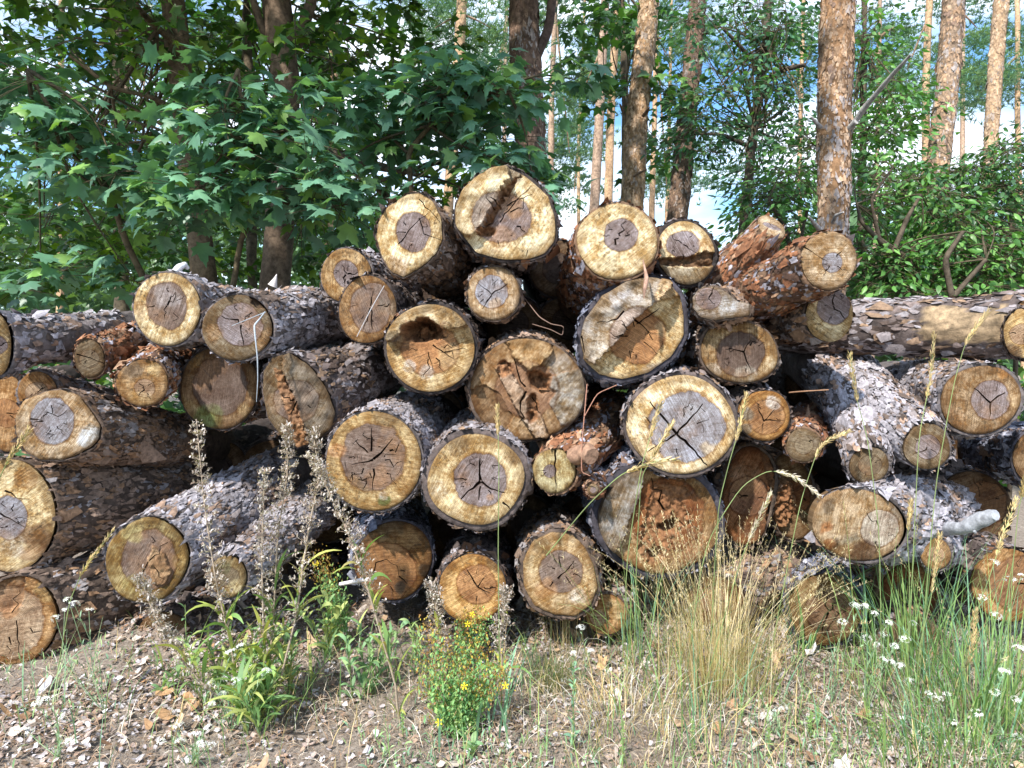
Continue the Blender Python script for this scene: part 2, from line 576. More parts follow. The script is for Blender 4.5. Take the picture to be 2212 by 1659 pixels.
def make_end(name, root, px_poly, C, n, spec, rng):
    """the sawn end: true cracks, steps and cavities cut into a triangulated disc; returns its 3D outline"""
    u = unit(np.cross([0, 0, 1], n)); v = np.cross(n, u)
    def p2uv(q):
        q = np.asarray(q, float).reshape(-1, 2)
        r = np.array([ray(x, y) for x, y in q])
        t = ((C - CAM) @ n) / (r @ n)
        p = CAM + r * t[:, None] - C
        return np.stack([p @ u, p @ v], 1)
    ol = resample(p2uv(px_poly), 84)
    if np.sum(ol[:, 0] * np.roll(ol[:, 1], -1) - np.roll(ol[:, 0], -1) * ol[:, 1]) < 0:
        ol = ol[::-1].copy()
    Rm = np.sqrt(np.abs(np.sum(ol[:, 0] * np.roll(ol[:, 1], -1) - np.roll(ol[:, 0], -1) * ol[:, 1])) / 2 / np.pi)
    sd = spec.get('sap', 'y'); hd = spec.get('hrt', 'g')
    sap = np.array(SAP[sd] if isinstance(sd, str) else sd); hrt = np.array(HRT[hd] if isinstance(hd, str) else hd)
    lum = sap @ [.3, .6, .1]; sap = np.minimum((sap + (lum - sap) * .15) * 1.1, .84)
    lum = hrt @ [.3, .6, .1]; hrt = hrt + (lum - hrt) * .12
    ccx, ccy = px_poly.mean(0)
    hx, hy, hrx, hry = spec.get('heart', (ccx, ccy, None, None))
    hc = p2uv([(hx, hy)])[0]
    if hrx is None:
        ha = hb = Rm * spec.get('hf', .55)
    else:
        e = p2uv([(hx + hrx, hy), (hx, hy - hry)]) - hc
        ha, hb = np.linalg.norm(e[0]), np.linalg.norm(e[1])
    ptx = spec.get('pith')
    pith = p2uv([ptx])[0] if ptx else hc
    # --- cracks
    cracks = []
    ck = spec.get('cracks', 7)
    if isinstance(ck, int):
        a0 = rng.uniform(0, 6.28)
        if 'crk' in spec and 'pith' not in spec:
            ck = min(ck + 2, 9)
        for i in range(ck):
            th = a0 + i * 2 * math.pi / ck + rng.normal(0, .5)
            big = (i % 3 == 0) and 'crk' not in spec
            r0 = rng.uniform(0, .1) * ha if big else rng.uniform(.3, .75) * ha
            r1 = ha * (rng.uniform(.7, 1.15) if big else rng.uniform(.7, 1.05))
            if r1 < r0 + .02:
                r1 = r0 + .03
            k = 5
            rs = np.linspace(r0, r1, k)
            pts = np.stack([pith[0] + np.cos(th) * rs, pith[1] + np.sin(th) * rs], 1)
            pts[1:-1] += rng.normal(0, Rm * .045, (k - 2, 2))
            cracks.append((pts, rng.uniform(.8, 1.4) * (.0036 if big else .0024) * (Rm / .2) ** .5))
        for i in range(ck // 2):     # short ring shakes
            th = rng.uniform(0, 6.28); dr = rng.uniform(.3, .95) * ha; sp = rng.uniform(.15, .5)
            tt = np.linspace(th, th + sp, 4)
            cracks.append((np.stack([pith[0] + np.cos(tt) * dr, pith[1] + np.sin(tt) * dr], 1), .0013))
    for w, *pp in spec.get('crk', []):
        q = p2uv(pp)
        qj = jag(q, .003, rng, .02, closed=False)
        cracks.append((np.vstack([qj, q[-1:]]), w * .0012))
    # --- grid points
    h = max(.0062, Rm * .034)
    bb0, bb1 = ol.min(0), ol.max(0)
    gx, gy = np.meshgrid(np.arange(bb0[0], bb1[0], h), np.arange(bb0[1], bb1[1], h * .87))
    gx = gx + (np.arange(gx.shape[0]) % 2)[:, None] * h / 2
    gp = np.stack([gx.ravel(), gy.ravel()], 1) + rng.normal(0, h * .12, (gx.size, 2))
    gp = gp[inside(gp, ol)]
    gp = gp[polydist(gp, ol) > h * .45]
    V = [Vector(x) for x in ol]
    faces = [list(range(len(ol)))]
    edges = []
    crp = []
    for pts, w in cracks:
        t = np.gradient(pts, axis=0)
        nn = np.stack([-t[:, 1], t[:, 0]], 1); nn /= np.linalg.norm(nn, axis=1)[:, None] + 1e-9
        ww = w * np.linspace(1, .35, len(pts)) * rng.uniform(.7, 1.3, len(pts))
        poly = np.vstack([pts - nn * ww[:, None], (pts + nn * ww[:, None])[::-1]])
        b0 = len(V)
        V += [Vector(x) for x in poly]
        faces.append(list(range(b0, b0 + len(poly))))
        crp.append(poly)
    steps = []
    for st in spec.get('steps', []):
        q = jag(p2uv(st['poly']), st.get('jag', .003), rng)
        cen = q.mean(0)
        for sc in (1.0, ):
            b0 = len(V)
            V += [Vector(x) for x in q]
            edges += [(b0 + i, b0 + (i + 1) % len(q)) for i in range(len(q))]
        steps.append((q, st))
        extra = gp[(polydist(gp, q) < h * 2)] + rng.normal(0, h * .4, 2)
        gp = np.vstack([gp, extra[inside(extra, ol)]])
    if crp:
        k = np.ones(len(gp), bool)
        for poly in crp:
            mn, mx = poly.min(0) - h, poly.max(0) + h
            near = np.all((gp > mn) & (gp < mx), axis=1)
            idx = np.where(near)[0]
            if len(idx):
                k[idx[(polydist(gp[idx], poly) < h * .25) | inside(gp[idx], poly)]] = False
        gp = gp[k]
    V += [Vector(x) for x in gp]
    vo, eo, fo, _, _, of = delaunay_2d_cdt(V, edges, faces, 0, 1e-6, True)
    pts = np.array([tuple(x) for x in vo])
    keep, isc = [], []
    for f, o in zip(fo, of):
        if 0 in o:
            keep.append(f); isc.append(len(o) > 1)
    tri = np.array(keep); isc = np.array(isc, bool)
    ta_, tb_, tc_ = pts[tri[:, 0]], pts[tri[:, 1]], pts[tri[:, 2]]
    ar = np.abs((tb_[:, 0] - ta_[:, 0]) * (tc_[:, 1] - ta_[:, 1]) - (tb_[:, 1] - ta_[:, 1]) * (tc_[:, 0] - ta_[:, 0]))
    if ar[isc].sum() > .12 * ar.sum():
        isc[:] = False
    # --- height field
    edge_d = polydist(pts, ol)
    hgt = fbm(np.c_[pts * 14, np.full(len(pts), rng.uniform(0, 50))], 3) * .0014
    hgt += rng.normal(0, .0005, len(pts))
    saw = rng.uniform(0, 3.14) if 'saw' not in spec else R(spec['saw'])
    sx = pts[:, 0] * math.cos(saw) + pts[:, 1] * math.sin(saw)
    sy = -pts[:, 0] * math.sin(saw) + pts[:, 1] * math.cos(saw)
    hgt += .0004 * np.sin(sy * 300 + 3 * vnoise(np.c_[sx * 9, sy * 9, sx * 0]))
    hgt -= .010 * np.clip(1 - edge_d / .012, 0, 1) ** 2 * rng.uniform(.3, 1)
    col = np.repeat(sap[None], len(pts), 0) * (1 + .13 * fbm(np.c_[pts * 9, np.full(len(pts), 3.3)], 2))[:, None]
    hcl = np.repeat(hrt[None], len(pts), 0)
    hf = np.linalg.norm((pts - hc) / [ha, hb], axis=1)
    rot = np.zeros(len(pts))
    if spec.get('rim'):
        w = np.clip(1 - edge_d / .014, 0, 1)[:, None] * .8
        col = col * (1 - w) + np.array(spec['rim']) * w
    for (sxp, syp, sr, sc, amt) in spec.get('spots', []):
        q = p2uv([(sxp, syp), (sxp + sr, syp)])
        r = np.linalg.norm(q[1] - q[0])
        d = np.linalg.norm(pts - q[0], axis=1) / r + .45 * fbm(np.c_[pts * 22, np.full(len(pts), 7.7)], 2)
        w = (np.clip((1.15 - d) * 3, 0, 1) * amt)[:, None]
        c = np.array(sc); c = c + (c @ [.3, .6, .1] - c) * .2
        col = col * (1 - w) + c * w; hcl = hcl * (1 - w) + c * w
    for q, st in steps:
        ins = inside(pts, q)
        d = polydist(pts, q)
        w = np.where(ins, np.clip(d / .004, 0, 1), 0)
        hh = st['h'] * (1 + .25 * fbm(np.c_[pts * 18, np.full(len(pts), 1.7)], 2))
        hgt = hgt * (1 - w) + (hgt * st.get('keep', 1) + hh) * w
        if 'rough' in st:
            hgt += w * st['rough'] * fbm(np.c_[pts * 60, np.full(len(pts), 4.7)], 3)
        if 'col' in st:
            c = np.array(st['col']); ww = (w * st.get('camt', .8))[:, None]
            col = col * (1 - ww) + c * ww; hcl = hcl * (1 - ww) + c * ww
        if 'rot' in st:
            rot = np.maximum(rot, w * st['rot'])
        wall = np.clip(1 - d / .005, 0, 1) * (abs(st['h']) > .008) * .35
        rot = np.maximum(rot, np.where(ins, wall, 0))
    for (pxx, pyy, rx, ry, dep) in spec.get('pits', []):
        q = p2uv([(pxx, pyy), (pxx + rx, pyy), (pxx, pyy + ry)])
        a_, b_ = np.linalg.norm(q[1] - q[0]), np.linalg.norm(q[2] - q[0])
        dd = np.linalg.norm((pts - q[0]) / [a_, b_], axis=1) + .35 * fbm(np.c_[pts * 26, np.full(len(pts), 9.7)], 3)
        w = np.clip((1 - dd) * 2.6, 0, 1)
        hgt = hgt - w * dep * (1 + .5 * fbm(np.c_[pts * 45, np.full(len(pts), 2.2)], 3))
        rot = np.maximum(rot, np.clip((1.12 - dd) * 5, 0, 1))
    P3 = C + pts[:, :1] * u + pts[:, 1:] * v + hgt[:, None] * n
    # --- sink the crack floors, wall them
    used = tri[~isc]
    MBv = [P3]; MBc = [col]; MBh = [hcl]; MBp = [pts - pith]; MBs = [np.c_[sx, sy, np.full(len(pts), LOGN[0] * 3.7)]]; MBf = [hf]; MBr = [rot]; MBe = [edge_d]
    F3 = [used[:, :3]]
    k0 = len(pts)
    def push(p3, c, rt, src):
        nonlocal k0
        MBv.append(p3); MBc.append(c); MBh.append(c); MBp.append((pts - pith)[src]); MBs.append(MBs[0][src]); MBf.append(hf[src]); MBr.append(rt); MBe.append(edge_d[src])
        k0 += len(p3)
        return k0 - len(p3)
    if isc.any():
        ct = tri[isc]
        ids = np.unique(ct)
        mp = {i: j for j, i in enumerate(ids)}
        dark = np.repeat(np.array([[.07, .042, .025]]), len(ids), 0)
        b0 = push(P3[ids] - n * .03, dark, np.zeros(len(ids)), ids)
        F3.append(np.array([[b0 + mp[i] for i in t] for t in ct]))
        from collections import Counter
        ec = Counter()
        for t in ct:
            for i in range(3):
                ec[(t[i], t[(i + 1) % 3])] += 1
        b1 = push(P3[ids] - n * .001, dark * 1.6, np.zeros(len(ids)), ids)
        for (a_, b_) in list(ec):
            if (b_, a_) not in ec:
                F3.append(np.array([[b1 + mp[a_], b0 + mp[a_], b0 + mp[b_]], [b1 + mp[a_], b0 + mp[b_], b1 + mp[b_]]]))
    # skirt: a few centimetres of wood side behind the rim
    m = len(ol)
    rim_i = []
    from_ol = {}
    dd = np.linalg.norm(pts[None, :, :] - ol[:, None, :], axis=2).argmin(1)
    b2 = push(P3[dd], col[dd] * .75, rot[dd], dd)
    b3 = push(C + ol[:, :1] * u + ol[:, 1:] * v - n * (.05 + max([abs(s['h']) for _, s in steps] + [0])), col[dd] * .6, rot[dd], dd)
    F3.append(np.array([[b2 + i, b3 + i, b3 + (i + 1) % m] for i in range(m)] + [[b2 + i, b3 + (i + 1) % m, b2 + (i + 1) % m] for i in range(m)]))
    v3 = np.concatenate(MBv) - C
    fc = np.concatenate(F3)
    me = mesh_np('cut_end', v3, fc, np.full(len(fc), 3), np.clip(np.concatenate(MBc), 0, 1),
                 {'uvp': np.c_[np.concatenate(MBp), np.zeros(len(v3))], 'saw': np.concatenate(MBs), 'hcol': np.clip(np.concatenate(MBh), 0, 1),
                  'hf': np.concatenate(MBf), 'rot': np.concatenate(MBr), 'edge': np.concatenate(MBe)}, M_WOOD)
    o = bpy.data.objects.new('cut_end', me)
    link(o, root)
    return C + ol[:, :1] * u + ol[:, 1:] * v, Rm, o

def ell(cx, cy, rx, ry, rot=0, rng=None, irr=.025, n=40):
    th = np.arange(n) / n * 2 * np.pi
    k = 1 + sum(irr / (i + 1) * rng.normal() * np.cos((i + 2) * th + rng.uniform(0, 6.3)) for i in range(4))
    x, y = np.cos(th) * rx * k, np.sin(th) * ry * k
    a = R(rot)
    return np.stack([cx + x * math.cos(a) - y * math.sin(a), cy + x * math.sin(a) + y * math.cos(a)], 1)

def log(label, cx, cy, rx, ry, rot=0, d=3.4, back=None, yaw=None, pit=0, bark='brown', rim=.012, fl=1.0, name='pine_log',
        group='logs in the pile', irr=.025, poly=None, root=None, L=None, fsize=.028, bare=None, smax=.9, ta=1.0, curve=None, end=True, lift=.005, **spec):
    LOGN[0] += 1
    rng = np.random.default_rng(100 + LOGN[0])
    C = P(cx, cy, d)
    Rw = max(rx, ry) * d / F
    if back is None:
        axis = unit(np.array([0.0, 1.0, 0.02]))
        L = L or 2.3
        r1 = .93
    else:
        B = P(back[0], back[1], back[2])
        L = L or np.linalg.norm(B - C)
        axis = unit(B - C)
        r1 = (back[3] * back[2] / F) / Rw if len(back) > 3 else .93
    if yaw is None:
        ay = math.degrees(math.atan2(-axis[0], axis[1]))
        yaw = max(-38, min(38, ay * .6))
    n = unit([math.sin(R(yaw)) * math.cos(R(pit)), -math.cos(R(yaw)) * math.cos(R(pit)), math.sin(R(pit))])
    if root is None:
        root = thing(name, label, 'log', C, group)
    off = C - np.array(root.location)
    pp = np.array(poly, float) if poly is not None else ell(cx, cy, rx, ry, rot, rng, irr)
    if poly is not None:
        pp = resample(pp, 60)
        pp += rng.normal(0, .5, pp.shape)
    u_out, Rm, ce = make_end('cut_end', root, pp, C, n, spec, rng)
    ce.location = off
    if not end:
        bpy.data.objects.remove(ce)
    # bark body
    rel = u_out - C
    rp = rel - (rel @ axis)[:, None] * axis
    ob = u_out + rp / np.linalg.norm(rp, axis=1)[:, None] * rim
    ragged = rng.uniform(0, .014, len(ob)) + .004
    ob = ob + axis * ragged[:, None]
    Gd, S = body_grid(C, ob, axis, L, Rm + rim, r1, rng, curve=None if curve is None else np.array(curve))
    mb = MB()
    base = np.array(BARKS[bark][0][2]) * .55
    inner = u_out + axis * .02 - rp / np.linalg.norm(rp, axis=1)[:, None] * .004
    allv = np.concatenate([inner[None], Gd])
    nr, nc = allv.shape[:2]
    cb = np.repeat(base[None], nr * nc, 0) * (1 + .4 * fbm(allv.reshape(-1, 3) * 12, 2))[:, None]
    if bare is not None:
        ss = np.repeat(np.r_[0, S], nc)
        bm = bare(allv.reshape(-1, 3), ss)
        cb[bm] = np.array([.27, .195, .12]) * (1 + .5 * fbm(allv.reshape(-1, 3)[bm] * [5, 40, 60], 3))[:, None]
    mb.add(allv.reshape(-1, 3), grid_faces(nr, nc), np.clip(cb, 0, 1))
    last = Gd[-1]
    mb.add(np.vstack([last, last.mean(0)]), [[i, (i + 1) % nc, nc] for i in range(nc)], base)
    if fl:
        flakes_on(mb, Gd, S, bark, 1.9 * fl, fsize, rng, smax, bare, lift, ta * .8)
    # torn bark standing around the rim
    mb.build('bark', M_BARK, root, origin=np.array(root.location))
    return root, C, axis, n, Gd

def px_tube(mb, pts, col, ns=6, rough=.0):
    """pts: (px, py, depth, px_radius)"""
    p = np.array([P(a, b, c) for a, b, c, _ in pts])
    r = np.array([w * c / F for _, _, c, w in pts])
    # smooth it
    t = np.linspace(0, len(p) - 1, max(2, (len(p) - 1) * 5 + 1))
    q = np.stack([np.interp(t, np.arange(len(p)), p[:, i]) for i in range(3)], 1)
    q[1:-1] = (q[:-2] + q[1:-1] * 2 + q[2:]) / 4
    tube(mb, q, np.interp(t, np.arange(len(p)), r), col, ns, rough=rough)
# ---------------------------------------------------------------- the pile, log by log
GY = (.40, .38, .40)
WH = (.70, .68, .64)
MOSS = (.16, .22, .05)
MOULD = (.10, .07, .045)
AMB = (.50, .27, .08)
def bare_strip(p, s):
    x, y = proj(p)
    w = 10 * fbm(p * [9, 9, 30], 3)
    return (x > 1990 + w * 2) & (x < 2184 + w) & (y > 664 + w) & (y < 742 + w) & (p[:, 1] < 3.66)
# --- left flank
log('long grey-barked log cut off by the left edge of the photo, topmost there', -10, 745, 35, 70, 0, 3.2, (330, 705, 4.6, 50), bark='pale', yaw=48, sap=(.68, .54, .28), hf=.5, fsize=.035)
r2, *_ = log('log at the top of the left flank, small splinter standing on its bark', 360, 667, 73, 78, 0, 3.3, (640, 705, 5.0, 50), bark='pale', yaw=10, sap=(.76, .66, .40), hrt='gb', heart=(361, 660, 44, 52),
    rim=.008, spots=[(360, 640, 26, (.45, .42, .44), .6), (300, 670, 22, AMB, .5)], saw=70, cracks=8)
r3, *_ = log('weathered grey log with a bleached stalk hanging over its sawn end', 512, 708, 74, 72, 20, 3.25, (790, 672, 4.6, 50), bark='pale', yaw=16, sap='dg', hrt='g', heart=(520, 700, 48, 46), saw=-35,
    rim=.010, spots=[(575, 735, 22, AMB, .5), (460, 720, 20, AMB, .45)], steps=[dict(poly=[(535, 628), (572, 640), (585, 668), (560, 668), (540, 655)], h=-.03, col=(.1, .07, .05))])
log('small log with one straight crack across, on the left flank', 193, 775, 32, 42, -8, 3.25, (330, 715, 4.3, 34), bark='rust', sap='dg', hrt='dg', yaw=18, cracks=0, rim=.006, crk=[(2.2, (165, 765), (195, 773), (224, 785))])
log('small round log with a flaky yellow end and shredded orange bark', 307, 827, 56, 50, 0, 3.2, (400, 745, 4.4, 42), bark='rust', sap='b', hrt='t', heart=(312, 838, 22, 20), yaw=14, cracks=4, rim=.007, saw=0, fl=1.5,
    spots=[(335, 795, 15, (.72, .55, .26), .9), (300, 862, 24, (.66, .50, .25), .8), (285, 800, 20, (.2, .16, .12), .6)])
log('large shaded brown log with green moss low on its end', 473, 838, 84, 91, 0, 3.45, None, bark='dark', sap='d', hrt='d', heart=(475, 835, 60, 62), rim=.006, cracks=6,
    spots=[(440, 905, 20, MOSS, .8), (405, 780, 26, (.42, .27, .08), .7), (400, 880, 22, (.35, .26, .10), .6), (535, 890, 20, (.35, .25, .10), .5), (455, 900, 24, MOSS, .5)],
    crk=[(3, (430, 840), (465, 832), (515, 836))])  # dark end tones: the shade on this log is put into its colour
log('broad log end split by a raised slab and a torn ridge of splinters', 645, 862, 78, 102, 0, 3.35, (860, 775, 4.6, 66), bark='grey', yaw=20, sap='dg', hrt='gb', rim=.012, cracks=5, saw=60,
    poly=[(590, 772), (625, 762), (668, 790), (705, 840), (722, 890), (712, 925), (680, 950), (642, 966), (615, 950), (580, 905), (568, 850), (570, 800)],
    steps=[dict(poly=[(612, 740), (740, 740), (750, 1000), (665, 960), (650, 905), (630, 850), (610, 800)], h=.045, col=(.20, .165, .125), camt=.6),
           dict(poly=[(590, 795), (608, 798), (632, 850), (652, 905), (668, 960), (640, 975), (622, 900), (600, 840)], h=.018, rough=.012, rot=.35, col=(.5, .3, .17))],
    spots=[(640, 795, 16, (.10, .09, .06), .6), (592, 870, 22, (.42, .27, .14), .6)])
log('many-sided pale log end with a big blue-grey heart, on the left flank', 122, 918, 92, 76, 5, 3.15, (470, 962, 4.4, 52), bark='brown', yaw=14, sap='t', hrt='bl', heart=(113, 909, 48, 52), cracks=9, rim=.008,
    poly=[(100, 845), (140, 842), (172, 856), (196, 890), (215, 920), (212, 950), (196, 966), (158, 986), (128, 994), (85, 993), (50, 972), (33, 935), (32, 900), (48, 866)], spots=[(192, 942, 24, (.55, .62, .68), .8), (55, 950, 24, (.52, .38, .2), .6)], crk=[(2.6, (65, 905), (92, 908)), (2.2, (100, 890), (125, 900), (145, 885))], fl=1.4)
log('half hidden log end behind the pale many-sided one', 80, 848, 42, 46, 0, 3.5, (290, 900, 4.6, 40), bark='pale', sap=(.50, .30, .12), hrt='t', cracks=4, yaw=20)
log('smooth yellow torn log end at the left edge above the big split one', 12, 892, 42, 84, 0, 3.55, (140, 830, 4.8, 60), bark='dark', sap=(.50, .30, .12), hrt='o', cracks=3, saw=80)
log('large lower left log with bright rays and dark stains on its end', 20, 1114, 99, 121, 0, 3.15, (440, 1050, 4.3, 88), bark='brown', yaw=20, sap=(.68, .54, .28), hrt='bl', heart=(20, 1118, 40, 48), rim=.010, cracks=9, saw=35,
    spots=[(80, 1160, 34, (.24, .12, .05), .8), (70, 1190, 26, (.36, .17, .06), .6), (55, 1035, 24, AMB, .6), (30, 1180, 22, (.62, .56, .46), .6)], crk=[(3.4, (0, 1108), (30, 1125), (55, 1140)), (3, (10, 1060), (35, 1075), (65, 1078))])
log('lowest log in the left corner with an orange torn notch in its end', 30, 1342, 94, 95, 0, 3.1, (440, 1205, 4.1, 72), bark='brown', yaw=18, sap=(.50, .30, .12), hrt='t', heart=(20, 1345, 78, 78), rim=.009, cracks=5, saw=5, fsize=.035,
    steps=[dict(poly=[(-90, 1230), (58, 1232), (52, 1275), (50, 1310), (20, 1322), (-90, 1318)], h=-.03, col=(.30, .18, .10), camt=.7)], spots=[(100, 1280, 22, (.60, .42, .14), .7), (20, 1322, 18, (.55, .26, .08), .7)], crk=[(2.6, (35, 1340), (40, 1400), (45, 1425))])
log('mossy yellow rimmed log under fine pale bark, behind the dry weeds', 316, 1212, 87, 94, 0, 3.1, (690, 985, 4.5, 62), bark='pale', yaw=16, sap=(.36, .28, .11), hrt='gb', heart=(322, 1210, 60, 66), rim=.010, cracks=5, fl=1.6, fsize=.024, lift=.007,
    steps=[dict(poly=[(330, 1175), (352, 1190), (372, 1230), (358, 1262), (330, 1262), (318, 1210)], h=.016, col=(.48, .34, .20), rough=.006)], spots=[(290, 1150, 22, (.52, .45, .16), .8), (390, 1215, 18, (.6, .45, .15), .6), (290, 1260, 22, (.45, .38, .12), .7)])
log('small mossy log with a curl of bark over its end, behind the dry weeds', 492, 1247, 40, 45, 0, 3.1, (735, 1045, 4.4, 52), bark='pale', yaw=12, sap=(.34, .27, .13), hrt='dg', rim=.012, cracks=0, fl=1.6, fsize=.024, spots=[(500, 1275, 22, (.60, .50, .25), .8), (480, 1230, 16, (.12, .12, .05), .7)])
log('shaded log end low on the left, sunk in the soil beneath the mossy one', 352, 1378, 60, 54, 0, 3.3, (520, 1290, 4.2, 50), bark='dark', sap='d', hrt='d', cracks=3)  # shade is painted in by the dark wood and bark tones
# --- middle, top rows
log('small tan log perched left of the peak, overlapped by a darker one', 747, 594, 55, 57, 0, 3.5, (930, 640, 5.2, 42), bark='pale', sap=(.50, .34, .15), hrt='g', heart=(748, 592, 26, 30), cracks=8, rim=.006, yaw=8)
log('round grey-hearted log with a pale straw lying across its end', 794, 669, 62, 73, 6, 3.35, None, bark='dark', sap=(.36, .22, .09), hrt='gb', heart=(800, 665, 44, 55), cracks=9, rim=.006, yaw=6, spots=[(845, 660, 22, (.24, .21, .17), .6)])
log('bright yellow log with a violet heart, second highest in the pile', 884, 508, 71, 92, 14, 3.3, (1010, 610, 4.4, 62), bark='brown', sap=(.76, .66, .40), hrt='g', heart=(892, 500, 38, 44), cracks=4, rim=.008, yaw=-4, saw=70,
    poly=[(880, 420), (908, 417), (935, 435), (952, 470), (955, 515), (942, 545), (918, 570), (872, 598), (845, 588), (825, 555), (813, 515), (816, 478), (838, 445)],
    spots=[(860, 575, 20, (.5, .36, .3), .5)], crk=[(2.2, (860, 527), (900, 480), (925, 460)), (2.2, (905, 470), (915, 505), (955, 520)), (1.8, (905, 430), (950, 480))], fl=1.4)
log('widest log at the very top, its end cleft by a dark diagonal furrow', 1092, 462, 108, 102, 0, 3.3, None, bark='dark', sap=(.76, .66, .40), hrt='g', heart=(1085, 472, 66, 54), cracks=6, rim=.012, saw=55, hf=.5,
    poly=[(1095, 362), (1120, 372), (1150, 392), (1185, 425), (1198, 470), (1200, 515), (1180, 545), (1140, 560), (1085, 560), (1030, 545), (1005, 515), (985, 490), (986, 450), (1000, 415), (1030, 385), (1065, 365)],
    steps=[dict(poly=[(940, 300), (1110, 340), (1096, 395), (1072, 440), (1050, 480), (1040, 508), (1012, 512), (940, 500)], h=.055, col=(.52, .46, .33), camt=.35, jag=.004),
           dict(poly=[(1096, 395), (1125, 375), (1105, 415), (1075, 460), (1055, 495), (1035, 500), (1050, 470), (1072, 438)], h=-.02, rot=.9, rough=.016, jag=.005)],
    pits=[(1055, 500, 22, 12, .04)], spots=[(1110, 380, 14, (.2, .17, .15), .7), (1100, 440, 30, (.46, .27, .13), .7), (1080, 510, 26, (.54, .32, .16), .5), (1035, 490, 14, WH, .7)],
    crk=[(2.6, (1080, 480), (1110, 440), (1145, 405)), (2.4, (1095, 445), (1120, 430), (1150, 420)), (2, (1140, 540), (1135, 560)), (2, (1060, 430), (1080, 445))], fl=1.2)
log('small grey-hearted log in the middle of the pile, right below the peak', 1066, 634, 58, 58, 0, 3.35, None, bark='brown', sap='t', hrt='bl', heart=(1062, 630, 36, 36), cracks=7, rim=.006, spots=[(1068, 655, 14, (.58, .44, .3), .8)], crk=[(3, (1062, 636), (1080, 625), (1096, 612)), (2.6, (1062, 638), (1050, 655), (1042, 668)), (2.2, (1062, 636), (1045, 622), (1030, 610))])
log('creamy log with a round violet heart, right of the peak', 1334, 521, 87, 82, 0, 3.2, (1270, 640, 4.4, 70), bark='rust', sap=(.76, .66, .40), hrt='g', heart=(1341, 508, 37, 36), cracks=6, rim=.010, saw=40, yaw=-2, pith=(1338, 512), spots=[(1395, 560, 30, (.74, .62, .36), .6), (1310, 570, 18, (.3, .23, .1), .4)], fl=1.4)
log('log with a mossy black ledge across the lower half of its end', 1482, 546, 64, 67, 0, 3.3, None, bark='dark', sap=(.76, .66, .40), hrt='g', heart=(1476, 528, 38, 30), rim=.012, cracks=6,
    steps=[dict(poly=[(1400, 552), (1440, 556), (1490, 553), (1520, 541), (1560, 545), (1560, 574), (1510, 578), (1450, 576), (1400, 570)], h=-.03, rot=.45, rough=.016, col=(.03, .025, .02), camt=.95),
           dict(poly=[(1400, 572), (1450, 576), (1510, 578), (1560, 574), (1560, 630), (1400, 630)], h=.01, col=(.20, .16, .12), camt=.7)], spots=[(1530, 525, 16, (.62, .42, .2), .7), (1530, 592, 20, (.6, .45, .2), .8)])
log('slim red-barked log sticking up out of the pile', 1667, 489, 34, 19, 33, 3.45, (1560, 622, 3.6, 40), yaw=30, pit=58, bark='rust', sap='t', hrt='g', cracks=3, rim=.003, hf=.4, L=.75, fsize=.024, fl=1.0, ta=.6)
log('orange-barked log jutting out toward the viewer, fine rings and a white fungus', 1793, 562, 60, 63, 0, 2.95, (1490, 704, 4.3, 48), yaw=3, bark='rust', sap='t', hrt='bl', heart=(1798, 568, 22, 22), cracks=4, rim=.005, hf=.4, saw=0, fl=1.0, fsize=.026, ta=.6,
    spots=[(1838, 545, 14, (.6, .55, .45), .5)], crk=[(1.8, (1735, 530), (1765, 552), (1790, 565))])
log('narrow oval log end hanging under the orange-barked log', 1792, 681, 48, 61, 5, 3.2, (1600, 700, 4.4, 50), yaw=-18, bark='brown', sap=(.68, .54, .28), hrt='g', heart=(1800, 660, 36, 44), cracks=6, rim=.004)
log('grey pear-shaped log end with a chewed nose on its right side', 1552, 655, 58, 38, 0, 3.2, (1610, 720, 4.4, 42), bark='brown', sap=(.36, .32, .28), hrt='g', heart=(1530, 645, 28, 24), cracks=4, rim=.006, yaw=0, saw=8,
    poly=[(1518, 619), (1545, 619), (1570, 630), (1590, 648), (1620, 656), (1620, 682), (1595, 684), (1565, 688), (1545, 692), (1515, 685), (1498, 665), (1497, 640)], spots=[(1570, 665, 22, (.50, .54, .58), .6)])
log('big tilted log with a grey slab standing proud of its orange heart', 1364, 712, 114, 108, 0, 3.25, (1345, 745, 4.6, 92), bark='blue', sap=(.68, .54, .28), hrt='o', heart=(1375, 725, 62, 62), rim=.020, yaw=-3, cracks=7, saw=-30,
    poly=[(1300, 640), (1350, 610), (1400, 600), (1440, 606), (1470, 640), (1478, 690), (1475, 730), (1450, 770), (1400, 805), (1345, 820), (1295, 808), (1262, 780), (1253, 735), (1262, 690)],
    steps=[dict(poly=[(1200, 570), (1440, 560), (1452, 615), (1425, 645), (1370, 690), (1345, 725), (1282, 788), (1262, 775), (1200, 770)], h=.07, col=(.36, .34, .33), camt=.75, jag=.004),
           dict(poly=[(1425, 600), (1445, 605), (1470, 640), (1440, 648), (1412, 655), (1405, 640)], h=.03, rough=.01, col=(.55, .40, .22))],
    spots=[(1280, 690, 34, (.62, .54, .40), .6), (1330, 650, 20, (.5, .54, .6), .6), (1410, 800, 18, WH, .7), (1445, 700, 26, (.6, .46, .22), .6), (1360, 645, 20, (.15, .14, .16), .5)],
    crk=[(3.2, (1345, 672), (1330, 690), (1288, 697)), (3, (1255, 725), (1262, 760)), (3, (1370, 690), (1395, 710), (1410, 735)), (3, (1375, 700), (1425, 665)), (2, (1340, 700), (1362, 715))])
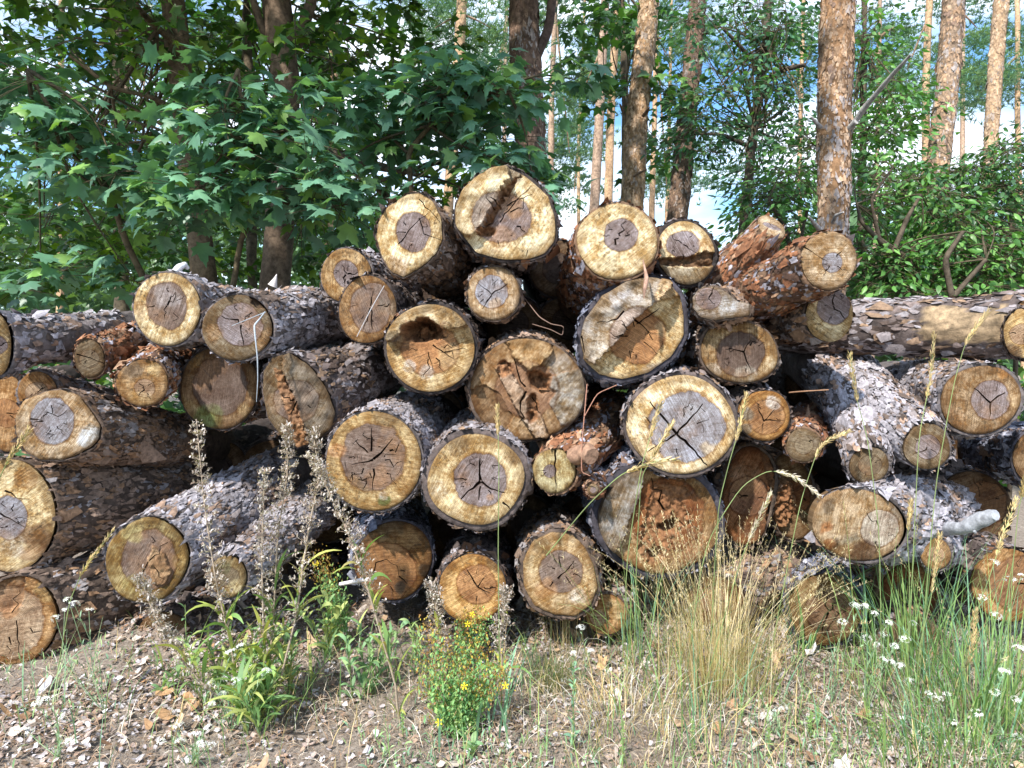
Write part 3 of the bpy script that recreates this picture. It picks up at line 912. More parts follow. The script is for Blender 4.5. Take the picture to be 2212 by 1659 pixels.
log('dark-hearted oval log right of the tilted slab log', 1598, 760, 85, 66, 12, 3.3, None, bark='brown', sap=(.36, .25, .12), hrt='d', heart=(1600, 765, 52, 48), rim=.010, cracks=8, pith=(1607, 758), crk=[(3.6, (1607, 760), (1622, 735)), (3.4, (1607, 760), (1575, 752)), (3.6, (1607, 760), (1622, 800))],
    spots=[(1537, 800, 16, WH, .6), (1665, 785, 14, (.60, .48, .28), .8), (1610, 815, 22, (.55, .52, .45), .7), (1540, 720, 24, (.42, .30, .12), .6)])
# --- middle, second row
log('log with a rotten hollow under an overhanging lip', 930, 752, 95, 94, 0, 3.3, None, bark='dark', sap=(.56, .42, .20), hrt='o', heart=(930, 755, 62, 55), rim=.014, cracks=6, saw=20,
    steps=[dict(poly=[(820, 740), (850, 735), (868, 722), (880, 705), (905, 696), (940, 698), (958, 712), (975, 712), (1035, 700), (1035, 630), (900, 600), (820, 660)], h=.06, col=(.50, .42, .28), camt=.7, jag=.003)],
    pits=[(915, 715, 46, 28, .11)], spots=[(870, 740, 24, (.20, .09, .03), .7), (930, 745, 30, (.62, .28, .08), .85), (920, 805, 14, WH, .8), (885, 790, 12, WH, .7), (980, 770, 30, (.58, .44, .2), .5), (850, 725, 14, (.16, .13, .11), .7)],
    crk=[(2.6, (935, 745), (980, 775)), (2.4, (925, 760), (935, 800)), (2, (960, 760), (1010, 755))])
log('broken log end with a pale jutting plank and two crumbling holes', 1138, 842, 123, 111, 0, 3.35, None, bark='brown', sap=(.36, .24, .12), hrt='b', heart=(1138, 842, 70, 60), rim=.010, cracks=5, saw=50, irr=.035,
    steps=[dict(poly=[(1065, 790), (1095, 785), (1120, 825), (1160, 880), (1190, 945), (1155, 945), (1110, 875)], h=.06, col=(.50, .40, .31), jag=.003),
           dict(poly=[(1160, 820), (1300, 780), (1300, 940), (1210, 920), (1185, 870), (1200, 845)], h=.02, rough=.006, col=(.33, .33, .31), camt=.8),
           dict(poly=[(1080, 700), (1180, 700), (1195, 760), (1170, 790), (1140, 800), (1105, 770)], h=.03, col=(.52, .38, .21), camt=.6, rough=.004),
           dict(poly=[(1010, 840), (1050, 830), (1080, 850), (1110, 900), (1090, 950), (1020, 930)], h=-.015, col=(.15, .085, .04), camt=.7)],
    pits=[(1090, 795, 20, 18, .035), (1165, 822, 28, 24, .07), (1150, 880, 12, 35, .05)], spots=[(1215, 790, 26, (.42, .42, .40), .6), (1060, 785, 24, (.42, .24, .09), .7)])
log('large log end with four long cracks crossing its blue-grey heart', 1472, 918, 117, 106, 5, 3.2, (1440, 880, 4.8, 90), bark='grey', sap=(.76, .65, .40), hrt='bl', heart=(1482, 922, 82, 78), rim=.016, cracks=7, yaw=-2, pith=(1462, 935), saw=-60,
    crk=[(5, (1462, 938), (1434, 903), (1404, 868)), (4.4, (1462, 938), (1490, 905), (1518, 872)), (4.6, (1462, 938), (1495, 968), (1528, 1005)), (4, (1460, 938), (1430, 955), (1400, 975))], spots=[(1380, 860, 20, (.62, .50, .32), .6), (1540, 980, 26, (.66, .50, .24), .6), (1385, 960, 18, (.5, .34, .14), .6), (1500, 890, 26, (.40, .42, .48), .5)], fl=1.3)
log('round amber log end with a peeled grey patch at its left', 1652, 898, 57, 55, 0, 3.3, None, bark='dark', sap=(.44, .24, .06), hrt=(.40, .21, .08), heart=(1655, 900, 40, 38), rim=.004, cracks=4, crk=[(3, (1650, 910), (1637, 878)), (2.6, (1650, 910), (1672, 885)), (2.4, (1652, 908), (1695, 908))],
    spots=[(1612, 895, 16, (.22, .19, .14), .9), (1612, 925, 12, (.3, .28, .22), .8), (1672, 868, 14, WH, .8)])
log('small dull grey log tucked right under the amber one', 1736, 962, 36, 37, 0, 3.25, (1750, 900, 4.4, 38), bark='rust', sap='dg', hrt='dg', rim=.008, cracks=2)
# --- middle, third row
log('very large round log, ringed heart with a fan of cracks, green moss at the bottom', 807, 997, 106, 105, 0, 3.2, (930, 920, 4.6, 84), bark='pale', sap=(.54, .40, .18), hrt='gb', heart=(806, 988, 70, 76), rim=.010, cracks=14, yaw=6, pith=(808, 992), saw=-10, fl=1.5, fsize=.024,
    crk=[(5, (806, 992), (830, 970), (848, 948)), (4, (806, 993), (775, 1000), (760, 1003)), (3.6, (802, 975), (803, 950), (803, 925)), (3.4, (807, 1012), (806, 1060)), (3, (795, 978), (768, 952))],
    spots=[(831, 1080, 12, MOSS, .95), (828, 1070, 9, WH, .7), (728, 970, 20, (.62, .34, .14), .8), (880, 1050, 26, (.42, .24, .06), .7), (760, 1060, 30, (.36, .24, .08), .5), (830, 900, 24, (.2, .12, .05), .5), (815, 1030, 26, (.42, .25, .14), .6)])
log('very large log with a small knot in its grey heart and thick ragged bark', 1028, 1036, 104, 97, 0, 3.15, (1045, 965, 4.6, 88), bark='grey', sap=(.58, .46, .24), hrt='g', heart=(1038, 1037, 57, 60), rim=.026, cracks=10, yaw=1, pith=(1038, 1038), saw=65, fl=1.6,
    crk=[(5, (1038, 1038), (1036, 1000), (1037, 990)), (5, (1038, 1040), (1012, 1060), (996, 1078)), (5, (1040, 1040), (1060, 1056), (1090, 1064)), (3.4, (1038, 1050), (1034, 1080)), (3, (1085, 1085), (1105, 1105))],
    spots=[(1059, 1073, 7, (.40, .24, .15), .9), (950, 1055, 20, (.66, .60, .45), .7), (990, 960, 24, (.26, .19, .11), .6), (1110, 990, 16, (.30, .18, .07), .6), (955, 1020, 20, (.6, .46, .22), .6)])
r17, *_ = log('small pale green log with a vertical crack and loose bark, right of the two largest', 1198, 1018, 47, 48, 0, 3.2, (1330, 905, 3.9, 44), bark='rust', sap=(.52, .46, .24), hrt='g', heart=(1188, 1017, 15, 15), rim=.008, cracks=2, yaw=8, crk=[(3, (1200, 972), (1201, 1065))], L=.9)
log('finger-thin stub with shaggy bark beside the big rotten log', 1281, 1059, 12, 13, 0, 3.15, (1300, 1015, 4.0, 20), bark='rust', sap='g', hrt='g', cracks=0, rim=.010, fsize=.02, L=.6)
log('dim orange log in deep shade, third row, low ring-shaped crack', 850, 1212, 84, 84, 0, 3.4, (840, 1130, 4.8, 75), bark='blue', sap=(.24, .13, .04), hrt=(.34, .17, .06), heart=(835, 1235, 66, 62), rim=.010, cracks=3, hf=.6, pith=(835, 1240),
    crk=[(2.6, (806, 1240), (812, 1215), (835, 1208), (858, 1222), (862, 1245)), (2.4, (862, 1245), (880, 1262)), (2.2, (790, 1235), (806, 1240))], spots=[(920, 1235, 16, MOULD, .9), (865, 1270, 12, MOULD, .9), (840, 1140, 26, (.14, .10, .05), .7), (780, 1160, 22, (.12, .08, .04), .7)])  # deep shade put into the darkened orange of this end
log('bright amber log in the bottom row above the yellow flowers', 1020, 1273, 72, 76, 0, 3.2, (1040, 1180, 4.6, 66), bark='dark', sap=(.58, .36, .12), hrt=(.50, .26, .10), heart=(1030, 1262, 42, 44), rim=.006, cracks=6, pith=(1032, 1268), saw=30,
    crk=[(3.4, (1032, 1268), (1012, 1236), (1008, 1230)), (2.8, (1032, 1268), (1045, 1248)), (2.4, (1032, 1268), (1058, 1280))], spots=[(965, 1225, 18, (.30, .16, .04), .6), (1070, 1220, 18, (.16, .10, .05), .6), (1075, 1320, 22, (.72, .40, .08), .7)])
log('egg-shaped log in the bottom row with thin grass stems before it', 1208, 1241, 80, 92, -8, 3.15, (1200, 1165, 4.6, 78), bark='brown', sap=(.50, .36, .18), hrt='gb', heart=(1212, 1235, 48, 46), rim=.016, cracks=5, pith=(1215, 1235), saw=30,
    poly=[(1195, 1150), (1235, 1155), (1265, 1185), (1283, 1225), (1292, 1270), (1275, 1310), (1245, 1332), (1200, 1330), (1155, 1310), (1132, 1270), (1130, 1215), (1150, 1170)],
    crk=[(3.6, (1205, 1250), (1222, 1235), (1240, 1212)), (2.8, (1212, 1225), (1207, 1195)), (2.6, (1222, 1245), (1235, 1265))], spots=[(1250, 1290, 18, WH, .6), (1150, 1215, 20, (.56, .44, .22), .6), (1180, 1270, 22, (.52, .28, .1), .6), (1170, 1180, 18, (.28, .2, .09), .6)], fl=1.4)
log('little orange log at the foot of the pile under the egg-shaped one', 1310, 1328, 46, 42, 0, 3.25, (1375, 1270, 4.2, 44), bark='brown', sap=(.50, .30, .12), hrt='t', heart=(1292, 1335, 18, 18), cracks=2, rim=.005, spots=[(1330, 1318, 20, (.6, .46, .22), .7)])
log('huge decayed log with a crumbling brown cavity and blue-grey bark on its left', 1424, 1124, 133, 113, 8, 3.3, None, bark='blue', sap=(.34, .22, .10), hrt='do', heart=(1440, 1110, 80, 80), rim=.028, cracks=2, irr=.04, saw=70,
    steps=[dict(poly=[(1240, 1000), (1395, 1000), (1385, 1060), (1362, 1110), (1340, 1180), (1300, 1220), (1240, 1180)], h=.05, col=(.30, .31, .31), camt=.75, jag=.004),
           dict(poly=[(1410, 1040), (1490, 1050), (1480, 1090), (1500, 1130), (1460, 1160), (1440, 1210), (1400, 1220), (1375, 1190), (1395, 1110)], h=-.02, rot=.8, rough=.02, jag=.006)],
    pits=[(1446, 1140, 22, 15, .10), (1420, 1200, 24, 16, .04)], spots=[(1540, 1110, 30, (.42, .24, .08), .8), (1500, 1190, 40, (.36, .16, .05), .7), (1330, 1190, 24, (.55, .42, .24), .6), (1352, 1210, 14, AMB, .7)])
log('split reddish log end in shade behind the tall grass heads', 1618, 1072, 62, 102, 8, 3.5, None, bark='brown', sap='do', hrt=(.26, .13, .07), rim=.010, cracks=4, irr=.07, saw=60,
    spots=[(1610, 1030, 30, (.36, .2, .1), .6), (1630, 1130, 30, (.2, .09, .035), .7)], steps=[dict(poly=[(1640, 960), (1720, 960), (1720, 1180), (1650, 1180), (1660, 1060)], h=-.03, rot=.5, rough=.02)])
log('dim brown log end with shredded fibres, right of the split reddish one', 1712, 1075, 52, 92, -8, 3.55, None, bark='brown', sap='d', hrt='do', rim=.010, cracks=2, irr=.05, steps=[dict(poly=[(1650, 1030), (1710, 1035), (1720, 1100), (1690, 1140), (1650, 1130)], h=.02, rot=.8, rough=.03)])
# --- right flank
log('horizontal log along the top right with a long strip of bare wood', 2235, 705, 36, 68, 0, 3.3, (1690, 708, 4.1, 54), bark='grey', yaw=20, sap=(.50, .30, .12), hrt='t', rim=.012, fsize=.04, irr=.06, smax=2.0, cracks=3,
    bare=bare_strip)
log('ragged yellow log end cut off by the right edge, before the horizontal log', 2208, 722, 38, 54, 0, 3.15, (2240, 715, 3.7, 50), bark='dark', sap='y', hrt='t', cracks=3, irr=.08, rim=.006, L=.35, spots=[(2185, 760, 22, (.2, .13, .08), .8)])
fk, *_ = log('forked trunk with two small sawn limbs, shaggy bark, on the right flank', 1879, 1006, 43, 39, 0, 3.1, (1745, 772, 4.3, 55), bark='pale', sap='dg', hrt='dg', heart=(1880, 1005, 26, 22), rim=.012, cracks=3, yaw=-4, fl=1.7, fsize=.026, lift=.009, curve=(.06, 0, .03))
log('', 2004, 965, 50, 49, 0, 3.05, (1800, 790, 4.2, 56), bark='pale', sap='dg', hrt='g', rim=.010, cracks=3, root=fk, yaw=0, fl=1.7, fsize=.026, lift=.009)
log('large brown log with a grey heart and a three-way crack, right flank', 2121, 864, 87, 74, 0, 3.1, (1915, 838, 4.4, 58), bark='pale', sap=(.34, .23, .12), hrt='g', heart=(2140, 864, 44, 42), rim=.012, cracks=2, yaw=-6, pith=(2139, 868), saw=85,
    crk=[(3.6, (2139, 870), (2120, 852), (2103, 838)), (3.4, (2139, 870), (2155, 856), (2172, 848)), (3.4, (2139, 870), (2137, 905))], spots=[(2165, 810, 12, (.66, .36, .1), .8), (2060, 900, 24, (.44, .28, .14), .6), (2195, 860, 18, (.55, .38, .18), .6)], fl=1.4)
log('bark-covered log at the right edge below the three-way cracked one', 2250, 990, 60, 62, 0, 3.2, (2120, 960, 4.4, 56), bark='blue', sap='d', hrt='d', cracks=0)
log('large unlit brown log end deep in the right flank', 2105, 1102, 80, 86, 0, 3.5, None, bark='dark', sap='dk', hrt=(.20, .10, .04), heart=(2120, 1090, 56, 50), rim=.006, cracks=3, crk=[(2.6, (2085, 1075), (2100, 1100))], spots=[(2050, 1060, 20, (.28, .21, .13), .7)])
r45, *_ = log('wide oval log with brush-pale streaks and a broken dark stain, lower right', 1856, 1135, 100, 78, 6, 3.0, (2110, 1090, 4.0, 70), bark='pale', yaw=6, sap=(.44, .32, .18), hrt=(.56, .50, .42), heart=(1900, 1140, 42, 40), rim=.010, cracks=3, saw=80, fl=1.5, L=1.0,
    spots=[(1870, 1195, 26, (.12, .06, .03), .8), (1800, 1170, 10, (.10, .06, .03), .7), (1785, 1140, 14, (.40, .16, .03), .9), (1790, 1175, 12, (.45, .2, .05), .9), (1790, 1090, 18, (.16, .12, .08), .7), (1935, 1110, 16, (.40, .37, .33), .7), (1830, 1090, 30, (.60, .42, .22), .6)])
log('small yellow log end just under the broken branch stub, lower right', 2022, 1198, 34, 33, 0, 3.1, (2060, 1160, 4.0, 34), bark='pale', sap='b', hrt='t', cracks=1, rim=.006)
log('amber log end cut off by the right edge, lower right', 2180, 1265, 80, 78, 0, 3.25, None, bark='dark', sap=(.50, .30, .12), hrt=(.34, .18, .08), heart=(2195, 1260, 62, 58), rim=.006, cracks=3)
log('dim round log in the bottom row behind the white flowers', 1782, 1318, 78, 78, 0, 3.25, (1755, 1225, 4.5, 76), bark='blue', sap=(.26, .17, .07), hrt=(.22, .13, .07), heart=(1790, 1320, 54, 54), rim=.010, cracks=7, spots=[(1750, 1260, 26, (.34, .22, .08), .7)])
log('crumbling rust-coloured log end between the oval log and the ground, lower right', 1965, 1282, 62, 62, 0, 3.4, None, bark='rust', sap='do', hrt='d', cracks=2, irr=.05, spots=[(1990, 1250, 22, AMB, .7)])
log('pale low log end half buried in the grass, lower right', 1975, 1375, 56, 44, 0, 3.25, None, bark='brown', sap='dg', hrt='dg', cracks=2)
log('low bark-covered log behind the straw-coloured grass tuft', 1545, 1300, 62, 56, 0, 3.35, (1760, 1180, 4.0, 50), bark='brown', sap='d', hrt='b', cracks=2)
# --- filler logs added deeper, coloured dark to keep the gaps dark
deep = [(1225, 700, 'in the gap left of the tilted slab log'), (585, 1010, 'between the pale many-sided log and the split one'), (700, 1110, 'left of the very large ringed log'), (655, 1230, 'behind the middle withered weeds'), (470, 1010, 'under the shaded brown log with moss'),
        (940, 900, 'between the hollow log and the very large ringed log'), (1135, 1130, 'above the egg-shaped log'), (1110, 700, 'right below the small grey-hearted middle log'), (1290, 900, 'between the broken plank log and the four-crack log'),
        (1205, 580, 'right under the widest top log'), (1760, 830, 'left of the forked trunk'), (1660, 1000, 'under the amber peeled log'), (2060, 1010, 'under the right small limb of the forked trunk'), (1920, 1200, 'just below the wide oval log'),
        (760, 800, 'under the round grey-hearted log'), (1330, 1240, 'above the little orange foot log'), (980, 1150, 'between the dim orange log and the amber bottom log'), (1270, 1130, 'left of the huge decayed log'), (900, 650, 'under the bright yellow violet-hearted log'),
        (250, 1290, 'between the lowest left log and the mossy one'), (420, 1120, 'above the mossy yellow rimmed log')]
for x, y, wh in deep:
    log('dark filler log ' + wh, x, y, 62, 60, 0, 4.3, None, bark='dark', sap='dk', hrt='dk', cracks=2, fl=.4, smax=.4, group='filler logs deep inside the pile')

# --- small parts and bits on the logs
mb = MB(); px_tube(mb, [(378, 588, 3.35, 9), (388, 577, 3.36, 10), (398, 572, 3.38, 8), (406, 580, 3.4, 5)], (.62, .62, .64), 5, .3)
mb.build('splinter', M_STEM, r2, origin=np.array(r2.location))
mb = MB(); px_tube(mb, [(588, 618, 3.35, 9), (594, 604, 3.35, 5), (598, 592, 3.35, 1)], (.5, .46, .44), 4, .3)
mb.build('splinter', M_STEM, r3, origin=np.array(r3.location))
mb = MB(); px_tube(mb, [(2010, 1165, 3.25, 15), (2040, 1150, 3.15, 14), (2080, 1140, 3.05, 15), (2110, 1124, 3.0, 15), (2140, 1113, 2.95, 15), (2150, 1112, 2.93, 12)], (.34, .35, .38), 9, .5)
px_tube(mb, [(2100, 1132, 3.02, 6), (2104, 1145, 3.0, 5), (2107, 1152, 3.0, 2)], (.38, .39, .42), 6, .2)
mb.build('branch_stub', M_GREYWOOD, r45, origin=np.array(r45.location))
mb = MB(); px_tube(mb, [(1240, 985, 3.2, 22), (1262, 975, 3.15, 22), (1280, 985, 3.1, 20)], (.30, .18, .12), 9, .25)
mb.build('branch_stub', M_BARK, r17, origin=np.array(r17.location))

def bit(name, label, cat, pts, col, mat=M_STEM, ns=5, rough=.15, group=None):
    mb = MB()
    for p in (pts if isinstance(pts[0][0], tuple) else [pts]):
        px_tube(mb, p, col, ns, rough)
    o = P(*((pts[0][0] if isinstance(pts[0][0], tuple) else pts[0])[:3]))
    return tag(mb.build(name, mat, None, origin=o), label, cat, group)

bit('dry_stalk', 'bleached bent stalk hanging down over the weathered grey log end', 'stalk', [[(572, 674, 3.2, 1.3), (560, 690, 3.14, 1.9), (549, 703, 3.12, 2.2), (552, 735, 3.1, 1.8), (556, 770, 3.1, 1.5), (557, 820, 3.11, 1.1), (554, 868, 3.12, .5)], [(574, 674, 3.2, 1.0), (535, 690, 3.14, .8), (500, 704, 3.12, .5)]], (.34, .38, .42))
bit('straw', 'pale straw leaning across the round grey-hearted log end', 'straw', [(771, 727, 3.28, .9), (800, 670, 3.27, 1.4), (830, 617, 3.28, 1.0)], (.42, .40, .40))
bit('twig', 'thin red vine hanging down beside the small pale green log', 'twig', [[(1268, 830, 3.2, 1.2), (1262, 900, 3.12, 1.3), (1257, 960, 3.1, 1.3), (1256, 1020, 3.1, 1.2), (1275, 1028, 3.1, 1)], [(1332, 832, 3.25, 1), (1290, 850, 3.2, 1.2), (1262, 900, 3.12, 1.2)]], (.32, .16, .11))
bit('twig', 'looping dark vine in the gap below the creamy log', 'twig', [(1130, 640, 3.5, 1), (1165, 685, 3.4, 1.2), (1190, 700, 3.4, 1.2), (1218, 705, 3.4, 1), (1215, 725, 3.4, 1), (1190, 712, 3.4, 1), (1150, 700, 3.4, 1)], (.2, .13, .1))
bit('twig', 'thin dry twig in the dark gap left of the forked trunk', 'twig', [(1705, 848, 3.4, 1.6), (1740, 845, 3.3, 1.6), (1790, 842, 3.25, 1.3)], (.30, .17, .1))
bit('stick', 'short whitish broken stick lying on the ground by the bottom row', 'stick', [(735, 1262, 3.2, 5), (770, 1255, 3.15, 5), (812, 1248, 3.1, 4)], (.60, .56, .54))
bit('splinter', 'sharp upright splinter wedged at the lower rim of the creamy log', 'splinter', [(1391, 645, 3.05, .8), (1393, 622, 3.05, 4.5), (1397, 600, 3.08, 5), (1389, 560, 3.1, .8)], (.36, .22, .16), M_BARK)
# ---------------------------------------------------------------- ground
def gz(x, y):
    x, y = np.asarray(x, float), np.asarray(y, float)
    q = np.stack([x, y, x * 0], -1)
    z = .035 * fbm(q * 1.3, 3) + .008 * fbm(q * 12, 2)
    z = z + .10 * np.exp(-((x + 1.65) ** 2 / .10 + (y - 3.45) ** 2 / .10))
    z = z - .03 * np.clip(2.6 - y, 0, 1)
    return z * np.clip(1.3 - np.abs(y) / 60, .0, 1)

def axis_pts(lo, hi, fine, c0, c1, growth=1.35):
    a = list(np.arange(c0, c1, fine))
    s = fine
    x = a[-1]
    while x < hi:
        s *= growth; x += s; a.append(x)
    s = fine; x = a[0]
    while x > lo:
        s *= growth; x -= s; a.insert(0, x)
    return np.array(a)

gxs = axis_pts(-600, 600, .04, -3.2, 3.2)
gys = axis_pts(-60, 900, .04, 1.6, 5.2)
XX, YY = np.meshgrid(gxs, gys)
ZZ = gz(XX, YY)
gv = np.stack([XX, YY, ZZ], -1).reshape(-1, 3)
gf = grid_faces(len(gys), len(gxs), False)[:, ::-1]
m_g, nt, b, out = new_mat('forest_soil')
tc = N(nt, 'ShaderNodeTexCoord')
n1 = N(nt, 'ShaderNodeTexNoise', Scale=3.0, Detail=8.0, Roughness=.7)
n2 = N(nt, 'ShaderNodeTexNoise', Scale=60.0, Detail=8.0, Roughness=.75)
nt.links.new(tc.outputs['Object'], n1.inputs['Vector']); nt.links.new(tc.outputs['Object'], n2.inputs['Vector'])
c = mixc(nt, ramp(nt, n1.outputs['Fac'], .35, .65), (.27, .22, .18), (.38, .32, .27))
c = mixc(nt, ramp(nt, n2.outputs['Fac'], .42, .62), c, mixc(nt, .7, c, (.07, .045, .03, 1)))
nt.links.new(c, b.inputs['Base Color'])
b.inputs['Roughness'].default_value = .95
bp = N(nt, 'ShaderNodeBump', Strength=.8, Distance=.02)
nt.links.new(n2.outputs['Fac'], bp.inputs['Height']); nt.links.new(bp.outputs[0], b.inputs['Normal'])
gme = mesh_np('ground', gv, gf, np.full(len(gf), 4), None, None, m_g, True)
gro = bpy.data.objects.new('ground', gme); link(gro); gro['kind'] = 'structure'
gro['label'] = 'bare brown forest soil under the litter in front of the pile'; gro['category'] = 'ground'

def GP(px, py):
    p = G(px, py, 0.0)
    for _ in range(4):
        p = G(px, py, float(gz(p[0], p[1])))
    return p

# ---------------------------------------------------------------- litter (nobody could count it)
def scatter_poly(n, m, size, cols, pr, seed, name, mat, label, cat, ylim=(2.0, 4.0), xl=2.9, elong=1.4, curl=.35, tilt=.35, dens=None, extra_z=.004):
    rng = np.random.default_rng(seed)
    y = rng.uniform(*ylim, n); x = rng.uniform(-xl, xl, n)
    if dens is not None:
        k = rng.random(n) < dens(x, y)
        x, y = x[k], y[k]; n = len(x)
    z = gz(x, y) + rng.uniform(0, extra_z * 3, n) + extra_z
    th = (np.arange(m) / m * 2 * np.pi)[None] + rng.uniform(-.3, .3, (n, m))
    s = rng.uniform(size[0], size[1], (n, 1)) * .5
    r = s * rng.uniform(.55, 1.25, (n, m))
    U = np.cos(th) * r * elong; V = np.sin(th) * r
    W = curl * (V ** 2 + .5 * U ** 2) / s * rng.uniform(-.6, 1.3, (n, 1)) + rng.normal(0, .05, (n, m)) * s
    a = rng.uniform(0, 6.28, n); t1 = rng.normal(0, tilt, n); t2 = rng.normal(0, tilt, n)
    ca, sa = np.cos(a)[:, None], np.sin(a)[:, None]
    X = U * ca - V * sa; Y = U * sa + V * ca; Z = W + X * t1[:, None] + Y * t2[:, None]
    Z = Z - np.minimum(Z.min(1, keepdims=True), 0) * .7
    v = np.stack([X + x[:, None], Y + y[:, None], Z + z[:, None]], -1)
    c = np.stack([x, y, z + (-np.minimum(0, 0)) + Z.mean(1) * .6], -1)[:, None]
    v = np.concatenate([v, c], 1)
    col = np.array(cols)[rng.choice(len(cols), n, p=pr)] * rng.uniform(.7, 1.25, (n, 1))
    base = (np.arange(n) * (m + 1))[:, None, None]
    tri = np.array([[i, (i + 1) % m, m] for i in range(m)])[None] + base
    mb = MB(); mb.add(v.reshape(-1, 3), tri.reshape(-1, 3), np.clip(np.repeat(col[:, None], m + 1, 1).reshape(-1, 3), 0, 1))
    o = mb.build(name, mat)
    return tag(o, label, cat, None, 'stuff')

def patch(x, y):
    return np.clip(.55 + .6 * fbm(np.stack([x * 1.6, y * 1.6, x * 0 + 5], -1), 2), .06, 1)

scatter_poly(62000, 6, (.005, .022), [(.40, .36, .37), (.52, .49, .50), (.40, .31, .27), (.28, .19, .14), (.17, .12, .08)], [.28, .12, .26, .2, .14], 5, 'bark_litter', M_LITTER,
             'pale chips of bark and dry leaf scraps strewn over the soil', 'litter', dens=patch)
scatter_poly(1300, 9, (.020, .048), [(.48, .33, .21), (.42, .25, .13), (.54, .46, .40), (.56, .52, .52), (.30, .17, .10)], [.26, .2, .24, .2, .10], 6, 'dead_leaves', M_LITTER,
             'curled tan and orange dead leaves lying on the litter', 'leaves', elong=1.5, curl=.8, tilt=.5, dens=lambda x, y: patch(x, y) * .8, extra_z=.008)

def ribbons(mb, base, h, dirv, bend, w, col, seg=6, prof='blade', side=None, rng=None):
    """many curved strips at once. base(n,3), dirv(n,2) lean direction, bend 0..1.4"""
    n = len(base)
    t = np.linspace(0, 1, seg + 1)
    ang = bend[:, None] * t[None] * 1.35 + .04
    dx = np.cumsum(np.sin(ang), 1) / (seg + 1); dz = np.cumsum(np.cos(ang), 1) / (seg + 1)
    dx -= dx[:, :1]; dz -= dz[:, :1]
    c = base[:, None] + np.concatenate([dirv[:, None] * (dx * h[:, None])[..., None], (dz * h[:, None])[..., None]], 2)
    if prof == 'blade':
        ww = np.minimum(1, (1 - t) * 2.2) * np.minimum(1, .5 + t * 3)
    else:
        ww = np.sin(np.clip(t * .93 + .05, 0, 1) * np.pi) ** .8
    ww = np.maximum(ww, .22 if prof == 'blade' else .04)
    rng = rng or np.random.default_rng(1)
    tw = rng.normal(0, .5, n)
    sd = np.stack([-dirv[:, 1] * np.cos(tw), dirv[:, 0] * np.cos(tw), np.sin(tw)], -1)
    L = c - sd[:, None] * (w[:, None] * ww[None])[..., None] * .5
    Rr = c + sd[:, None] * (w[:, None] * ww[None])[..., None] * .5
    v = np.stack([L, Rr], 2).reshape(n, -1, 3)
    f = np.array([[2 * i, 2 * i + 1, 2 * i + 3, 2 * i + 2] for i in range(seg)])
    F_ = (f[None] + (np.arange(n) * (2 * seg + 2))[:, None, None]).reshape(-1, 4)
    cc = np.repeat(col[:, None], 2 * seg + 2, 1)
    mb.add(v.reshape(-1, 3), F_, np.clip(cc.reshape(-1, 3), 0, 1))
    return c

def rdir(rng, n):
    a = rng.uniform(0, 2 * np.pi, n)
    return np.stack([np.cos(a), np.sin(a)], 1)

def pick(rng, cols, n, pr=None, v=.2):
    return np.array(cols)[rng.choice(len(cols), n, p=pr)] * rng.uniform(1 - v, 1 + v, (n, 1))

GREEN = [(.14, .26, .08), (.20, .33, .12), (.17, .33, .20), (.27, .38, .12)]
STRAW = [(.56, .43, .21), (.66, .53, .30), (.46, .33, .15)]

# fallen pine needles and straw lying flat
rng = np.random.default_rng(8)
n = 16000
x = rng.uniform(-2.9, 2.9, n); y = rng.uniform(2.0, 3.9, n)
mb = MB()
ribbons(mb, np.stack([x, y, gz(x, y) + rng.uniform(.003, .022, n)], 1), rng.uniform(.04, .12, n), rdir(rng, n), np.full(n, 1.25) + rng.normal(0, .06, n), np.full(n, .0017), pick(rng, [(.42, .27, .16), (.30, .17, .09), (.58, .46, .33)], n), 2, rng=rng)
mb.build('needle_litter', M_LITTER); tag(bpy.context.scene.objects['needle_litter'], 'fallen pine needles and bits of straw on the ground', 'needles', None, 'stuff')

n = 20000
x = rng.uniform(-2.9, 2.9, n); y = rng.uniform(2.0, 3.7, n)
k = rng.random(n) < np.clip(.45 + .22 * x + .5 * fbm(np.stack([x * 2.2, y * 2.2, x * 0 + 8], -1), 2), .08, 1)
x, y = x[k], y[k]; n = len(x)
mb = MB()
ribbons(mb, np.stack([x, y, gz(x, y) + rng.uniform(.004, .02, n)], 1), rng.uniform(.05, .20, n), rdir(rng, n), rng.normal(1.1, .12, n), rng.uniform(.0012, .0026, n), pick(rng, [(.52, .45, .36), (.46, .36, .24), (.60, .55, .48), (.36, .28, .2)], n), 3, rng=rng)
tag(mb.build('straw_litter', M_LITTER), 'flattened pale dead grass matted over the soil', 'dead grass', None, 'stuff')
# low green ground weeds
n = 16000
x = rng.uniform(-2.7, 2.9, n); y = rng.uniform(2.1, 3.35, n)
k = rng.random(n) < np.clip(-.02 + .16 * x + .9 * fbm(np.stack([x * 2.6, y * 2.6, x * 0 + 21], -1), 2), .015, .9)
x, y = x[k], y[k]; n = len(x)
mb = MB()
ribbons(mb, np.stack([x, y, gz(x, y) + rng.uniform(0, .05, n)], 1), rng.uniform(.02, .06, n), rdir(rng, n), rng.uniform(.3, 1.3, n), rng.uniform(.003, .008, n), pick(rng, [(.22, .38, .18), (.32, .46, .2), (.18, .32, .2)], n), 3, 'leaf', rng=rng)
tag(mb.build('ground_weeds', M_HERB), 'low mat of small green weeds in patches on the soil', 'weeds', None, 'stuff')

